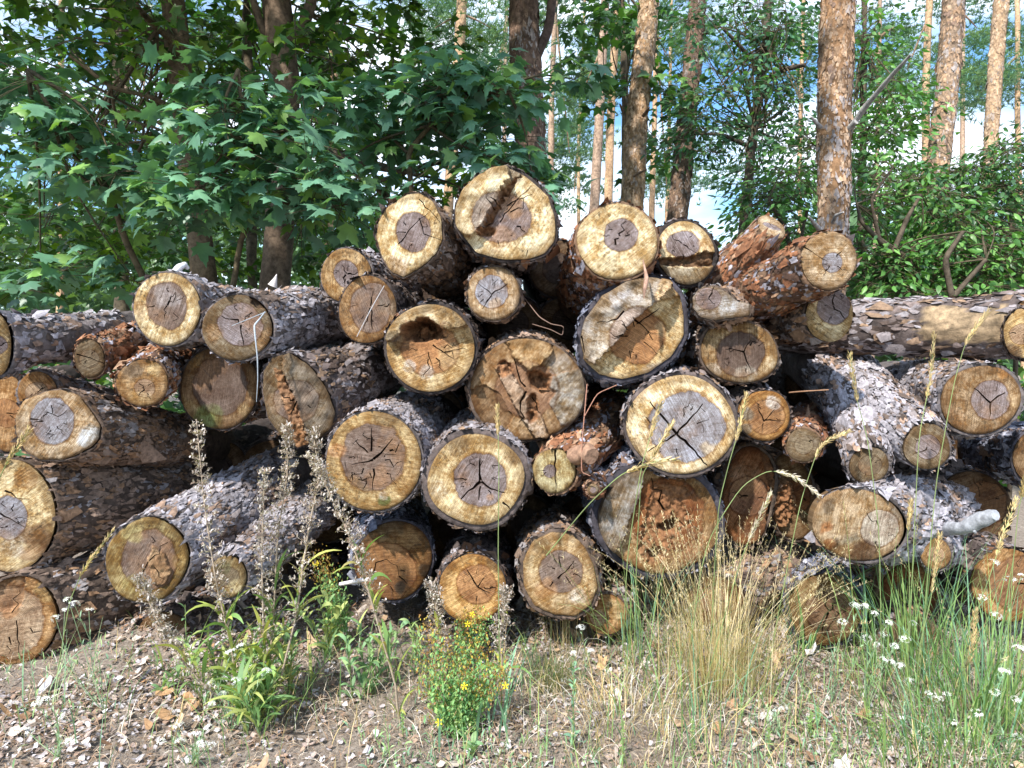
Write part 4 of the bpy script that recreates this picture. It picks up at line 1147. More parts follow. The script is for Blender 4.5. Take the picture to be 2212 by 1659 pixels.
# short grass and weeds, thicker to the right
rng = np.random.default_rng(9)
n = 4600
x = rng.uniform(-2.6, 2.8, n); y = rng.uniform(2.15, 3.3, n)
k = rng.random(n) < np.clip(.22 + .30 * (x + .6) + .25 * fbm(np.stack([x * 2, y * 2, x * 0], -1), 2), .03, 1)
x, y = x[k], y[k]; n = len(x)
mb = MB()
ribbons(mb, np.stack([x, y, gz(x, y)], 1), rng.uniform(.06, .30, n), rdir(rng, n), rng.uniform(.1, .9, n), rng.uniform(.002, .0045, n), pick(rng, GREEN + STRAW, n, [.2, .2, .2, .15, .1, .1, .05]), 5, rng=rng)
tag(mb.build('grass', M_GRASS), 'sparse short green and straw grass growing through the litter', 'grass', None, 'stuff')

def tuft(name, label, px, py, n, hh, spread, cols, w=(.0015, .003), bend=(.05, .8), seed=0, heads=0, group=None, cat='grass tuft', pr=None):
    rng = np.random.default_rng(seed + 300)
    b = GP(px, py)
    r = thing(name, label, cat, b, group)
    off = rng.normal(0, spread, (n, 2))
    d = off / (np.linalg.norm(off, axis=1)[:, None] + 1e-6)
    d = d + rng.normal(0, .5, d.shape); d /= np.linalg.norm(d, axis=1)[:, None]
    bx = np.c_[b[0] + off[:, 0], b[1] + off[:, 1] * .7]
    z = gz(bx[:, 0], bx[:, 1])
    h = rng.uniform(hh[0], hh[1], n)
    mb = MB()
    c = ribbons(mb, np.c_[bx, z], h, d, rng.uniform(*bend, n), rng.uniform(*w, n), pick(rng, cols, n, pr), 7, rng=rng)
    mb.build('blades', M_GRASS, r, origin=b)
    if heads:
        idx = np.argsort(-h)[:heads]
        mh = MB()
        for i in idx:
            tip, tb = c[i, -1], c[i, -3]
            m = 26
            t = rng.random(m)
            p = tb + (tip - tb) * (t * 1.0)[:, None]
            ribbons(mh, p, rng.uniform(.012, .028, m), rdir(rng, m), rng.uniform(.2, 1.3, m), np.full(m, .0022), pick(rng, [(.66, .56, .36), (.56, .44, .24)], m), 2, 'leaf', rng=rng)
        mh.build('seed_heads', M_GRASS, r, origin=b)
    return r

tuft('grass_tuft', 'big dense straw-coloured grass tuft with feathery tips, right of centre', 1555, 1500, 640, (.25, .86), .11, STRAW + [(.38, .40, .16), (.72, .62, .42), (.66, .56, .38)], (.001, .0026), (.02, .95), 1, 150, 'grass tufts')
tuft('grass_tuft', 'loose straw-coloured stems rising before the egg-shaped log', 1225, 1400, 60, (.3, .6), .06, STRAW, (.001, .002), (.02, .6), 2, 20, 'grass tufts')
tuft('grass_tuft', 'fine dark green grass tuft beside the yellow-flowered herb', 1190, 1500, 260, (.12, .30), .05, [(.10, .15, .05), (.17, .20, .07), (.30, .27, .12)], (.001, .002), (.1, .7), 3, 0, 'grass tufts')
tuft('grass_tuft', 'broad-bladed blue-green grass clump in front of the dim round log', 1738, 1420, 16, (.35, .80), .02, [(.14, .28, .16), (.2, .34, .12)], (.006, .011), (.15, 1.1), 4, 0, 'grass tufts')
tuft('grass_tuft', 'tall green grass clump among the white flowers at the right', 1960, 1480, 130, (.30, .95), .12, GREEN, (.003, .007), (.05, .9), 5, 8, 'grass tufts')
tuft('grass_tuft', 'green grass clump at the right edge of the photo', 2140, 1560, 170, (.25, .8), .16, GREEN, (.003, .007), (.1, 1.0), 6, 8, 'grass tufts')
tuft('grass_tuft', 'green grass clump in the bottom right corner', 2080, 1650, 260, (.12, .5), .20, GREEN, (.003, .006), (.2, 1.1), 7, 0, 'grass tufts')
tuft('grass_tuft', 'thin green blades between the egg-shaped log and the straw tuft', 1390, 1440, 80, (.3, .75), .11, GREEN, (.002, .0045), (.05, .9), 8, 8, 'grass tufts')
tuft('grass_tuft', 'arching green blades at the foot of the straw tuft', 1500, 1590, 40, (.2, .5), .13, GREEN, (.003, .006), (.3, 1.1), 9, 0, 'grass tufts')
tuft('grass_tuft', 'few wide blue-green blades at the foot of the yellow-flowered herb', 1060, 1600, 12, (.2, .45), .10, [(.18, .34, .22), (.16, .30, .18)], (.007, .012), (.2, 1.0), 10, 0, 'grass tufts')
tuft('grass_tuft', 'matted dry straw lying at the bottom edge right of the yellow-flowered herb', 1330, 1580, 200, (.1, .35), .16, STRAW + [(.62, .58, .54)], (.0015, .003), (.7, 1.3), 11, 0, 'grass tufts')
tuft('grass_tuft', 'thin pale green blades at the left edge of the photo', 60, 1560, 40, (.15, .45), .16, [(.2, .34, .2), (.3, .4, .2)], (.002, .005), (.3, 1.2), 12, 0, 'grass tufts')

def curve3(pts, n=24):
    pts = np.asarray(pts, float)
    t = np.linspace(0, len(pts) - 1, n)
    q = np.stack([np.interp(t, np.arange(len(pts)), pts[:, i]) for i in range(3)], 1)
    for _ in range(3):
        q[1:-1] = (q[:-2] + 2 * q[1:-1] + q[2:]) / 4
    return q

# tall single grass stalks with feathery heads
def stalk(label, pts, head, hw=5, col=(.62, .50, .30), seed=0, sc=(.30, .38, .16)):
    rng = np.random.default_rng(seed + 700)
    d = pts[0][2]
    base = P(pts[0][0], pts[0][1], d)
    q = curve3([P(x, y, z) for x, y, z in pts], 30)
    r = thing('grass_stalk', label, 'grass stalk', q[0], 'tall grass stalks with feathery heads')
    mb = MB(); tube(mb, q, np.linspace(.0022, .0010, len(q)), sc, 4, False)
    mb.build('stem', M_GRASS, r, origin=q[0])
    k0 = int(len(q) * (1 - head))
    hp = q[k0:]
    m = 130
    t = rng.random(m) * (len(hp) - 1.01)
    i = t.astype(int)
    p = hp[i] + (hp[i + 1] - hp[i]) * (t - i)[:, None]
    tg = hp[i + 1] - hp[i]; tg /= np.linalg.norm(tg, axis=1)[:, None]
    sz = hw * d / F * np.sin(np.clip(t / len(hp), .04, .97) * np.pi) ** .7
    side = rng.normal(0, 1, (m, 3)); side -= (side * tg).sum(1)[:, None] * tg; side /= np.linalg.norm(side, axis=1)[:, None]
    L = rng.uniform(.014, .026, m)
    dirs = tg * .9 + side * rng.uniform(.15, .55, (m, 1)); dirs /= np.linalg.norm(dirs, axis=1)[:, None]
    wv = np.cross(dirs, side); wv /= np.linalg.norm(wv, axis=1)[:, None]
    b0 = p + side * (sz * rng.uniform(0, .6, m))[:, None]
    w_ = .0022
    v = np.stack([b0, b0 + dirs * (L * .45)[:, None] + wv * w_, b0 + dirs * L[:, None], b0 + dirs * (L * .45)[:, None] - wv * w_, b0 + dirs * (L * .5)[:, None] + side * w_], 1)
    f = np.array([[0, 1, 4], [1, 2, 4], [0, 4, 3], [4, 2, 3]])
    mb = MB(); mb.add(v.reshape(-1, 3), (f[None] + (np.arange(m) * 5)[:, None, None]).reshape(-1, 3), np.repeat(pick(rng, [col, tuple(np.array(col) * .8), tuple(np.minimum(np.array(col) * 1.2, .8))], m)[:, None], 5, 1).reshape(-1, 3))
    mb.build('seed_head', M_GRASS, r, origin=q[0])

ST = [('stalk whose head rises before the forked trunk, bowed to the left', [(1905, 1500, 2.9), (1900, 1150, 2.75), (1875, 950, 2.7), (1850, 860, 2.7), (1836, 762, 2.7)], .30, 5),
      ('upright stalk with a long head left of the three-way cracked log', [(1960, 1480, 2.8), (1975, 1150, 2.7), (1985, 940, 2.65), (2010, 820, 2.65), (2018, 722, 2.65)], .36, 6),
      ('stalk with a slim head slanting across the bare-wood log', [(1985, 1480, 2.8), (2020, 1050, 2.7), (2060, 830, 2.65), (2085, 740, 2.65), (2135, 670, 2.65)], .28, 6),
      ('stalk with a short brown head before the right small limb of the forked trunk', [(1960, 1500, 2.8), (1965, 1250, 2.75), (1960, 1160, 2.7), (1968, 1085, 2.7)], .3, 5),
      ('white-tipped stalk leaning right before the split reddish log', [(1500, 1560, 2.8), (1560, 1350, 2.7), (1600, 1210, 2.65), (1625, 1150, 2.65), (1665, 1065, 2.62)], .34, 6),
      ('arching stalk whose head droops rightward below the amber log', [(1480, 1480, 2.8), (1520, 1180, 2.7), (1600, 1050, 2.6), (1660, 1015, 2.6), (1712, 1025, 2.6), (1770, 1070, 2.6)], .34, 6),
      ('curved stalk whose head bends right under the dull grey log', [(1640, 1550, 2.8), (1690, 1280, 2.7), (1730, 1080, 2.62), (1770, 960, 2.6), (1832, 932, 2.6)], .32, 5),
      ('stalk lying almost level across the base of the four-crack log', [(1180, 1200, 2.7), (1270, 1090, 2.6), (1340, 1025, 2.55), (1400, 1000, 2.5), (1460, 992, 2.5)], .45, 7),
      ('stalk with a pale head crossing the lower left of the four-crack log', [(1370, 1450, 2.8), (1375, 1200, 2.7), (1385, 1030, 2.6), (1410, 985, 2.55), (1452, 915, 2.55)], .28, 7),
      ('upright tan stalk overlapping the left of the four-crack log', [(1345, 1420, 2.8), (1355, 1200, 2.7), (1385, 1010, 2.6), (1405, 940, 2.6), (1428, 868, 2.6)], .28, 7),
      ('stalk with a pointed head between the four-crack log and the amber log', [(1530, 1500, 2.8), (1550, 1100, 2.65), (1575, 1000, 2.6), (1590, 950, 2.6), (1612, 855, 2.6)], .30, 6),
      ('slender stalk standing before the very large log with the knot', [(1080, 1500, 2.85), (1076, 1200, 2.75), (1078, 1000, 2.7), (1074, 880, 2.7)], .2, 3),
      ('drooping stalk with a pale head at the left edge of the photo', [(-30, 1120, 2.6), (-5, 1040, 2.55), (20, 990, 2.5), (45, 955, 2.5), (62, 930, 2.5)], .6, 7),
      ('thin tan stalk leaning right before the lowest left logs', [(120, 1480, 2.75), (150, 1300, 2.7), (180, 1230, 2.65), (245, 1145, 2.65)], .42, 4),
      ('thick bushy stalk in front of the right-edge amber log', [(2060, 1540, 2.6), (2110, 1320, 2.45), (2140, 1240, 2.4), (2165, 1160, 2.4), (2195, 1080, 2.4)], .40, 12),
      ('brown stalk before the broken branch stub at the right', [(1975, 1560, 2.7), (1985, 1400, 2.6), (2010, 1300, 2.6), (2022, 1220, 2.6), (2030, 1150, 2.6)], .45, 6),
      ('short stalk with a thick head among the right-hand white flowers', [(2070, 1600, 2.5), (2085, 1480, 2.45), (2100, 1400, 2.4), (2108, 1320, 2.4)], .5, 9),
      ('stalk with a tan head at the far right below the bark-covered log', [(2180, 1560, 2.5), (2185, 1250, 2.4), (2200, 1100, 2.35), (2222, 1020, 2.3)], .25, 8)]
for i, (lb, pts, hd, hw) in enumerate(ST):
    stalk(lb, pts, hd, hw, seed=i, col=(.66, .58, .48) if i in (4, 5) else (.62, .48, .27))

# ---------------------------------------------------------------- weeds
def frame_perp(t):
    a = np.cross(t, [0, 0, 1.0]); a /= np.linalg.norm(a) + 1e-9
    return a, np.cross(t, a)

def dry_weed(label, pts, leaves=14, seed=0, hd=(.22, 1.0), dens=1.0, lcol=None):
    """pts (px,py,depth) from the root upward"""
    rng = np.random.default_rng(seed + 900)
    q = curve3([P(*p) for p in pts], 40)
    q[0, 2] = min(q[0, 2], float(gz(q[0, 0], q[0, 1])))
    r = thing('dry_weed', label, 'weed', q[0], 'withered weeds with seed heads')
    mb = MB(); tube(mb, q, np.linspace(.0048, .0018, 40), (.34, .27, .20), 5, False)
    mh = MB()
    H = len(q)
    m = int(230 * dens)
    for i in range(m):
        t = hd[0] + (hd[1] - hd[0]) * rng.random() ** .85
        j = min(int(t * (H - 1)), H - 2)
        p = q[j]
        L = rng.uniform(.012, .055) * (1.15 - .6 * (t - hd[0]) / (hd[1] - hd[0]))
        az = rng.uniform(0, 6.28); el = rng.uniform(.1, 1.0)
        dv = np.array([math.cos(az) * math.cos(el), math.sin(az) * math.cos(el), math.sin(el)])
        e = p + dv * L
        tube(mb, [p, (p + e) / 2 + [0, 0, .003], e], .0008, (.36, .29, .22), 3, False)
        k = 5
        ribbons(mh, np.repeat(e[None], k, 0) + rng.normal(0, .004, (k, 3)), rng.uniform(.010, .024, k), rdir(rng, k), rng.uniform(.2, 1.9, k), rng.uniform(.004, .008, k), pick(rng, [(.36, .30, .26), (.48, .42, .40), (.26, .19, .15), (.60, .55, .52)], k), 3, 'leaf', rng=rng)
    mb.build('stem', M_STEM, r, origin=q[0]); mh.build('seed_heads', M_HERB, r, origin=q[0])
    if leaves:
        leaves = int(leaves * 1.7)
        ml = MB()
        j = (rng.random(leaves) ** 1.3 * H * .40).astype(int)
        ribbons(ml, q[j], rng.uniform(.11, .25, leaves), rdir(rng, leaves), rng.uniform(.5, 1.7, leaves), rng.uniform(.010, .019, leaves), pick(rng, lcol or [(.30, .36, .09), (.44, .46, .12), (.16, .28, .08), (.42, .36, .14)], leaves, [.34, .2, .34, .12]), 7, 'leaf', rng=rng)
        ml.build('leaves', M_HERB, r, origin=q[0])

dry_weed('tallest withered weed, reaching up between the mossy log and its small neighbour', [(520, 1555, 2.7), (500, 1400, 2.7), (465, 1250, 2.7), (440, 1080, 2.72), (424, 905, 2.75)], 26, 0)
dry_weed('withered weed leaning left in front of the mossy yellow rimmed log', [(545, 1560, 2.65), (440, 1480, 2.6), (370, 1400, 2.6), (330, 1320, 2.6), (300, 1240, 2.6)], 8, 1)
dry_weed('withered weed whose tip stands in the gap right of the fine pale bark', [(570, 1550, 2.75), (590, 1350, 2.75), (600, 1150, 2.78), (622, 1020, 2.8), (618, 918, 2.8)], 20, 2)
dry_weed('withered weed with its tip before the split log end', [(585, 1550, 2.7), (640, 1330, 2.72), (665, 1150, 2.75), (690, 1030, 2.78), (676, 930, 2.8)], 14, 3)
dry_weed('withered weed bending right in front of the dim orange log', [(860, 1500, 2.7), (800, 1290, 2.68), (760, 1170, 2.68), (710, 1060, 2.7), (668, 985, 2.72)], 12, 4)
dry_weed('shorter withered weed in the middle of the left group', [(560, 1555, 2.7), (570, 1400, 2.7), (565, 1200, 2.7), (572, 1010, 2.7)], 20, 5, dens=.8)
dry_weed('small withered weed at the left foot of the amber bottom-row log', [(955, 1430, 2.9), (945, 1370, 2.9), (940, 1300, 2.92), (930, 1258, 2.95)], 5, 6, dens=.7)
dry_weed('small withered weed before the right rim of the amber bottom-row log', [(1090, 1480, 2.85), (1080, 1390, 2.85), (1085, 1330, 2.88), (1095, 1270, 2.9)], 5, 7, dens=.6)

def leafy(label, px, py, h, n, seed, name='leafy_weed', cols=None, w=(.012, .022), L=(.06, .13), lean=(0, 0), stems=1, group='leafy green weeds', cat='weed'):
    rng = np.random.default_rng(seed + 1200)
    b = GP(px, py)
    r = thing(name, label, cat, b, group)
    ms, ml = MB(), MB()
    for s in range(stems):
        d = rng.normal(0, .12 if stems < 5 else .32, 2) * (stems > 1) + np.array(lean)
        off = np.r_[rng.normal(0, .03, 2) * (stems > 1), 0]
        q = curve3([b + off, b + off + [d[0] * .4 * h, d[1] * .4 * h, h * .5], b + off + [d[0] * h * 1.1, d[1] * h, h * rng.uniform(.85, 1.05)]], 16)
        tube(ms, q, np.linspace(.003, .0015, 16), (.26, .34, .14), 5, False)
        t = np.linspace(.05, .98, n); j = (t * 15).astype(int)
        az = np.arange(n) * 2.4 + rng.uniform(0, 6)
        ribbons(ml, q[j], rng.uniform(*L, n) * (1.15 - .5 * t), np.stack([np.cos(az), np.sin(az)], 1), rng.uniform(.6, 1.6, n), rng.uniform(*w, n), pick(rng, cols or [(.20, .36, .17), (.28, .42, .18)], n), 6, 'leaf', rng=rng)
    ms.build('stem', M_HERB, r, origin=b); ml.build('leaves', M_HERB, r, origin=b)
    return r

leafy('upright weed with small blue-green leaves at the bottom, right of the fine dark tuft', 1238, 1625, .34, 34, 1, cols=[(.18, .34, .24), (.24, .42, .26)], L=(.03, .055), w=(.008, .014))
leafy('spreading broad-leaved weed with yellow-green leaves below the dim orange log', 790, 1500, .28, 14, 2, stems=6, lean=(.1, 0))
leafy('broad-leaved weed right of the tall withered weeds', 700, 1430, .30, 14, 3, stems=5, cols=[(.22, .34, .14), (.36, .42, .14)])
leafy('low weed with paired narrow leaves on the soil at the left', 330, 1500, .16, 16, 4, stems=2, lean=(.7, .1), L=(.04, .08), w=(.010, .016))
leafy('slim green weed standing in front of the gap below the mossy log', 405, 1470, .32, 12, 5, L=(.05, .09), w=(.010, .016))
leafy('small rosette weed at the bottom edge below the yellow-flowered herb', 1020, 1640, .06, 10, 6, L=(.05, .09))
leafy('lush clump of lance leaves in the heart of the left weed group', 560, 1575, .24, 17, 7, stems=8, cols=[(.22, .34, .10), (.38, .42, .14), (.15, .28, .10)], L=(.13, .27), w=(.011, .019))
leafy('sprawling long-leaved weed at the left side of the withered group', 450, 1520, .26, 15, 8, stems=5, cols=[(.20, .32, .12), (.34, .40, .14)], L=(.10, .2), w=(.010, .016))
leafy('long-leaved weed between the withered stems and the soil bank', 640, 1500, .30, 15, 9, stems=5, cols=[(.20, .34, .14), (.40, .44, .14)], L=(.10, .2), w=(.010, .016))
leafy('fresh green weed clump right beside the white stick', 735, 1390, .24, 14, 10, stems=4, cols=[(.22, .38, .16), (.3, .42, .16)], L=(.06, .12), w=(.010, .016))
leafy('pale green weed clump between the dim orange log and the yellow blooms', 870, 1450, .2, 14, 11, stems=4, cols=[(.24, .40, .18), (.34, .46, .18)], L=(.06, .12), w=(.009, .014))
for i, (x, y, lb) in enumerate([(1600, 1560, 'bright feathery spurge sprout right under the straw tuft'), (1660, 1640, 'bright feathery spurge sprout at the bottom edge, right of the centre'), (1495, 1640, 'bright feathery spurge sprout at the bottom edge below the arching blades'),
                               (1740, 1600, 'pair of spurge sprouts among the tan dead leaves'), (1800, 1650, 'feathery spurge sprout at the bottom edge under the white flowers'), (1345, 1650, 'feathery spurge sprout in the matted straw'), (870, 1590, 'feathery spurge sprout left of the yellow-flowered herb'), (1900, 1620, 'thick feathery spurge clump in the right foreground')]):
    leafy(lb, x, y, .10 + .03 * (i % 3), 46, 20 + i, name='spurge_sprout', cols=[(.24, .44, .14), (.34, .52, .16)], L=(.018, .03), w=(.0025, .004), stems=3 if i in (3, 7) else 1, group='feathery spurge sprouts')

def disc_flower(mb, p, nrm, r, col, k=5, rng=None, cen=None):
    nrm = unit(nrm); a, b_ = frame_perp(nrm)
    v, f = [p - nrm * r * .1], []
    a0 = rng.uniform(0, 6.28)
    for i in range(k):
        for q, rr in ((-.32, .72), (0, 1.0), (.32, .72)):
            t = a0 + i * 6.283 / k + q
            v.append(p + (a * math.cos(t) + b_ * math.sin(t)) * r * rr)
        f += [[0, 1 + 3 * i, 2 + 3 * i], [0, 2 + 3 * i, 3 + 3 * i]]
    mb.add(v, f, col)
    if cen is not None:
        tube(mb, [p, p + nrm * r * .35], [r * .18, r * .12], cen, 5)

def white_flower(label, px, py, heads, seed, base=None, nl=26):
    rng = np.random.default_rng(seed + 1500)
    b = GP(px, py)
    r = thing('white_flower_herb', label, 'wildflower', b, 'white-flowered herbs')
    ms, ml, mf = MB(), MB(), MB()
    dep = b[1]
    for (hx, hy) in heads:
        e = P(hx, hy, dep + rng.uniform(-.12, .10))
        mid = (b + e) / 2 + np.r_[rng.normal(0, .03, 2), 0]
        q = curve3([b, mid, e], 18)
        tube(ms, q, np.linspace(.0018, .0009, 18), (.30, .42, .24), 4, False)
        m = max(4, int(nl / max(1, len(heads) ** .5)))
        j = (rng.uniform(.1, .93, m) * 17).astype(int)
        ribbons(ml, q[j], rng.uniform(.02, .045, m), rdir(rng, m), rng.uniform(.3, 1.0, m), rng.uniform(.003, .006, m), pick(rng, [(.26, .42, .26), (.34, .48, .28)], m), 4, 'leaf', rng=rng)
        k = rng.integers(12, 22); R0 = rng.uniform(.012, .020)
        for _ in range(k):
            dv = unit(rng.normal(0, 1, 3) + [0, -.3, .9])
            c_ = e + dv * R0 * [1.2, 1.2, .6]
            disc_flower(mf, c_, dv, .0058, (.86, .86, .88), 4, rng)
    ms.build('stem', M_HERB, r, origin=b); ml.build('leaves', M_HERB, r, origin=b); mf.build('flowers', M_HERB, r, origin=b)

white_flower('white-flowered herb before the lowest left log, blooms up against its bark', 225, 1540, [(160, 1305), (192, 1320), (147, 1295), (140, 1318), (120, 1335)], 1)
white_flower('tallest flat-topped white flower, in front of the dim round log', 1795, 1530, [(1856, 1310), (1845, 1306), (1868, 1309), (1820, 1343)], 2, nl=30)
white_flower('white-flowered herb left of the tall green grass clump', 1870, 1540, [(1888, 1325), (1918, 1345), (1872, 1378), (1910, 1370), (1933, 1395), (1895, 1392), (1955, 1380), (1970, 1345)], 3)
white_flower('big white flower cluster low in the right foreground', 1985, 1600, [(1925, 1430), (1945, 1437), (1910, 1425), (1965, 1470), (2010, 1500), (2025, 1508), (2045, 1500)], 4)
white_flower('white-flowered herb near the right edge above the grass', 2150, 1600, [(2182, 1252), (2205, 1245), (2120, 1290), (2150, 1330), (2145, 1215), (2200, 1400)], 5)
white_flower('white-flowered herb in the bottom right corner', 2180, 1655, [(2150, 1495), (2195, 1510), (2110, 1540), (2170, 1450), (2090, 1600), (2200, 1590), (2060, 1560)], 6)
white_flower('sprinkle of white flowers at the foot of the tall withered weeds', 500, 1580, [(490, 1465), (510, 1470), (455, 1475), (460, 1520), (480, 1500), (545, 1440), (575, 1450), (500, 1410), (520, 1395)], 7)
white_flower('sprinkle of white flowers on the ground at the bottom, left half', 420, 1655, [(390, 1600), (420, 1585), (440, 1605), (450, 1570), (415, 1620), (385, 1570), (350, 1600), (460, 1610)], 8)
white_flower('few white flowers between litter and grass right of the fine dark tuft', 1265, 1480, [(1255, 1355), (1240, 1410), (1275, 1405), (1222, 1470)], 9)
white_flower('small white flower low in front of the straw tuft', 1680, 1590, [(1675, 1535), (1690, 1530), (1665, 1545)], 10)
white_flower('scattered white flowers in the lower left corner', 130, 1640, [(80, 1520), (100, 1510), (130, 1550), (60, 1580), (150, 1600)], 11)

# the yellow-flowered herb
def wort(label, px, py, tips, seed, flowers):
    rng = np.random.default_rng(seed + 1700)
    b = GP(px, py)
    r = thing('yellow_flower_herb', label, 'wildflower', b, 'yellow-flowered herbs')
    ms, ml, mb2, mf = MB(), MB(), MB(), MB()
    dep = b[1]
    for (tx, ty) in tips:
        e = P(tx, ty, dep + rng.uniform(-.1, .1))
        q = curve3([b, (b + e) / 2 + np.r_[rng.normal(0, .03, 2), 0], e], 20)
        tube(ms, q, np.linspace(.0025, .001, 20), (.28, .22, .10), 4, False)
        m = 240
        j = (rng.uniform(.15, .97, m) * 19).astype(int)
        pp = q[j] + rng.normal(0, .026, (m, 3))
        ribbons(ml, pp, rng.uniform(.014, .028, m), rdir(rng, m), rng.uniform(.4, 1.2, m), rng.uniform(.006, .011, m), pick(rng, [(.14, .32, .12), (.22, .40, .14), (.30, .44, .14)], m), 3, 'leaf', rng=rng)
        m = 110
        pp = e + rng.normal(0, .028, (m, 3))
        ribbons(mb2, pp, rng.uniform(.010, .018, m), rdir(rng, m), rng.uniform(.0, 1.2, m), rng.uniform(.005, .009, m), pick(rng, [(.36, .22, .05), (.48, .36, .06), (.24, .12, .04)], m), 2, 'leaf', rng=rng)
    for (fx, fy) in flowers:
        disc_flower(mf, P(fx, fy, dep - .13), np.array([rng.normal(0, .3), -1, .4]), .014, (.85, .68, .02), 5, rng, (.7, .5, .03))
    ms.build('stem', M_STEM, r, origin=b); ml.build('leaves', M_HERB, r, origin=b); mb2.build('seed_heads', M_HERB, r, origin=b); mf.build('flowers', M_HERB, r, origin=b)
wort('bushy herb with yellow blooms and brown seed heads in the middle foreground', 1000, 1590, [(925, 1370), (950, 1400), (935, 1440), (990, 1415), (1020, 1380), (1040, 1420), (970, 1470), (1010, 1490), (1070, 1465), (1050, 1490), (930, 1490), (1085, 1455), (945, 1545), (1000, 1450)], 1, [(1003, 1482), (1092, 1481), (948, 1560)])
wort('slim yellow-flowered sprig reaching up over the amber log', 1005, 1440, [(1015, 1340), (1030, 1330), (1005, 1350)], 2, [(1020, 1327), (1010, 1348)])
wort('yellow-flowered sprig climbing among the withered weeds', 735, 1400, [(690, 1210), (705, 1230), (715, 1270), (700, 1250)], 3, [(684, 1217)])
# ---------------------------------------------------------------- trees
LEAF_HALF = [(.10, -.02), (.36, -.10), (.29, .10), (.60, .20), (.50, .34), (.64, .56), (.34, .50), (.26, .58), (.20, .80), (.10, .78)]
ML = np.array([(0, 0)] + LEAF_HALF + [(0, 1.05)] + [(-x, y) for x, y in LEAF_HALF[::-1]])
ML_S = np.array([(0, 0), (.40, -.06), (.30, .12), (.62, .48), (.26, .52), (0, 1.05), (-.26, .52), (-.62, .48), (-.30, .12), (-.40, -.06)])
OV = np.array([(0, 0), (.20, .22), (.24, .5), (.12, .82), (0, 1.05), (-.12, .82), (-.24, .5), (-.20, .22)])

def leaves(mb, pos, size, shape, cols, rng, tilt=.5, droop=.25, dirs=None, flat=1.0):
    n, m = len(pos), len(shape)
    if dirs is None:
        a = rng.uniform(0, 6.283, n)
        dirs = np.stack([np.cos(a), np.sin(a), np.full(n, -.15)], 1)
    dirs = dirs + rng.normal(0, .25, (n, 3)); dirs[:, 2] -= rng.uniform(0, droop * 1.6, n)
    dirs /= np.linalg.norm(dirs, axis=1)[:, None]
    up = np.array([0, 0, flat]) + rng.normal(0, tilt, (n, 3))
    nn = up - (up * dirs).sum(1)[:, None] * dirs; nn /= np.linalg.norm(nn, axis=1)[:, None] + 1e-9
    sd = np.cross(dirs, nn)
    sh = shape[None] * size[:, None, None]
    sh = sh * (1 + rng.normal(0, .05, (n, m, 1)))
    k1 = rng.uniform(-.1, .55, (n, 1)); k2 = rng.uniform(-.1, .5, (n, 1))
    H = -(np.abs(sh[..., 0]) * k1 + sh[..., 1] ** 2 / size[:, None] * k2)
    v = pos[:, None] + sd[:, None] * sh[..., :1] + dirs[:, None] * sh[..., 1:] + nn[:, None] * H[..., None]
    c = pos + dirs * (size * .38)[:, None] + nn * (.02 * size)[:, None]
    v = np.concatenate([v, c[:, None]], 1)
    f = np.array([[i, (i + 1) % m, m] for i in range(m)])
    mb.add(v.reshape(-1, 3), (f[None] + (np.arange(n) * (m + 1))[:, None, None]).reshape(-1, 3), np.clip(np.repeat(cols[:, None], m + 1, 1).reshape(-1, 3), 0, 1))

def trunk(root, pts, depth, col, flk=None, top=2.5, name='trunk', amp=.012, fs=.05, ground=True, ns=28, side=None):
    """pts [(px,py,width px)] from the top of the photo downward"""
    pts = sorted(pts, key=lambda p: p[1])
    p3 = [P(x, y, depth) for x, y, w in pts]; r = [w * .475 * depth / F for _, _, w in pts]
    d0 = unit(p3[0] - p3[1]); p3.insert(0, p3[0] + d0 * top); r.insert(0, r[0] * (1 - .04 * top))
    if ground:
        d1 = unit(p3[-1] - p3[-2]); L = (p3[-1][2] + .15) / max(.2, -d1[2]); e = p3[-1] + d1 * L
        p3.append(p3[-1] + d1 * L * .8); r.append(r[-1] * 1.08); p3.append(e); r.append(r[-1] * 1.25)
    p3, r = np.array(p3), np.array(r)
    s = np.r_[0, np.cumsum(np.linalg.norm(np.diff(p3, axis=0), axis=1))]
    ds = .06 if depth < 12 else .25
    t = np.arange(0, s[-1], ds)
    q = np.stack([np.interp(t, s, p3[:, i]) for i in range(3)], 1); rr = np.interp(t, s, r)
    for _ in range(6):
        q[1:-1] = (q[:-2] + 2 * q[1:-1] + q[2:]) / 4
    ns = ns if depth < 12 else 12
    th = np.arange(ns) / ns * 2 * np.pi
    Gd = q[:, None] + rr[:, None, None] * np.stack([np.cos(th), np.sin(th), th * 0], 1)[None]
    dd = Gd - q[:, None]; dd /= np.linalg.norm(dd, axis=2)[..., None]
    Gd = Gd + dd * (fbm(Gd * [11, 11, 4], 3) * amp)[..., None]
    mb = MB()
    cc = np.array(col) * (1 + .35 * fbm(Gd.reshape(-1, 3) * [14, 14, 5], 3))[:, None]
    mb.add(Gd.reshape(-1, 3), grid_faces(len(q), ns), np.clip(cc, 0, 1))
    if flk:
        rng = np.random.default_rng(int(pts[0][0]) + 11)
        flakes_on(mb, Gd, t, flk, 1.7, fs, rng, t[-1], None, .003, .55)
    return mb.build(name, M_TRUNK, root, origin=np.array(root.location))

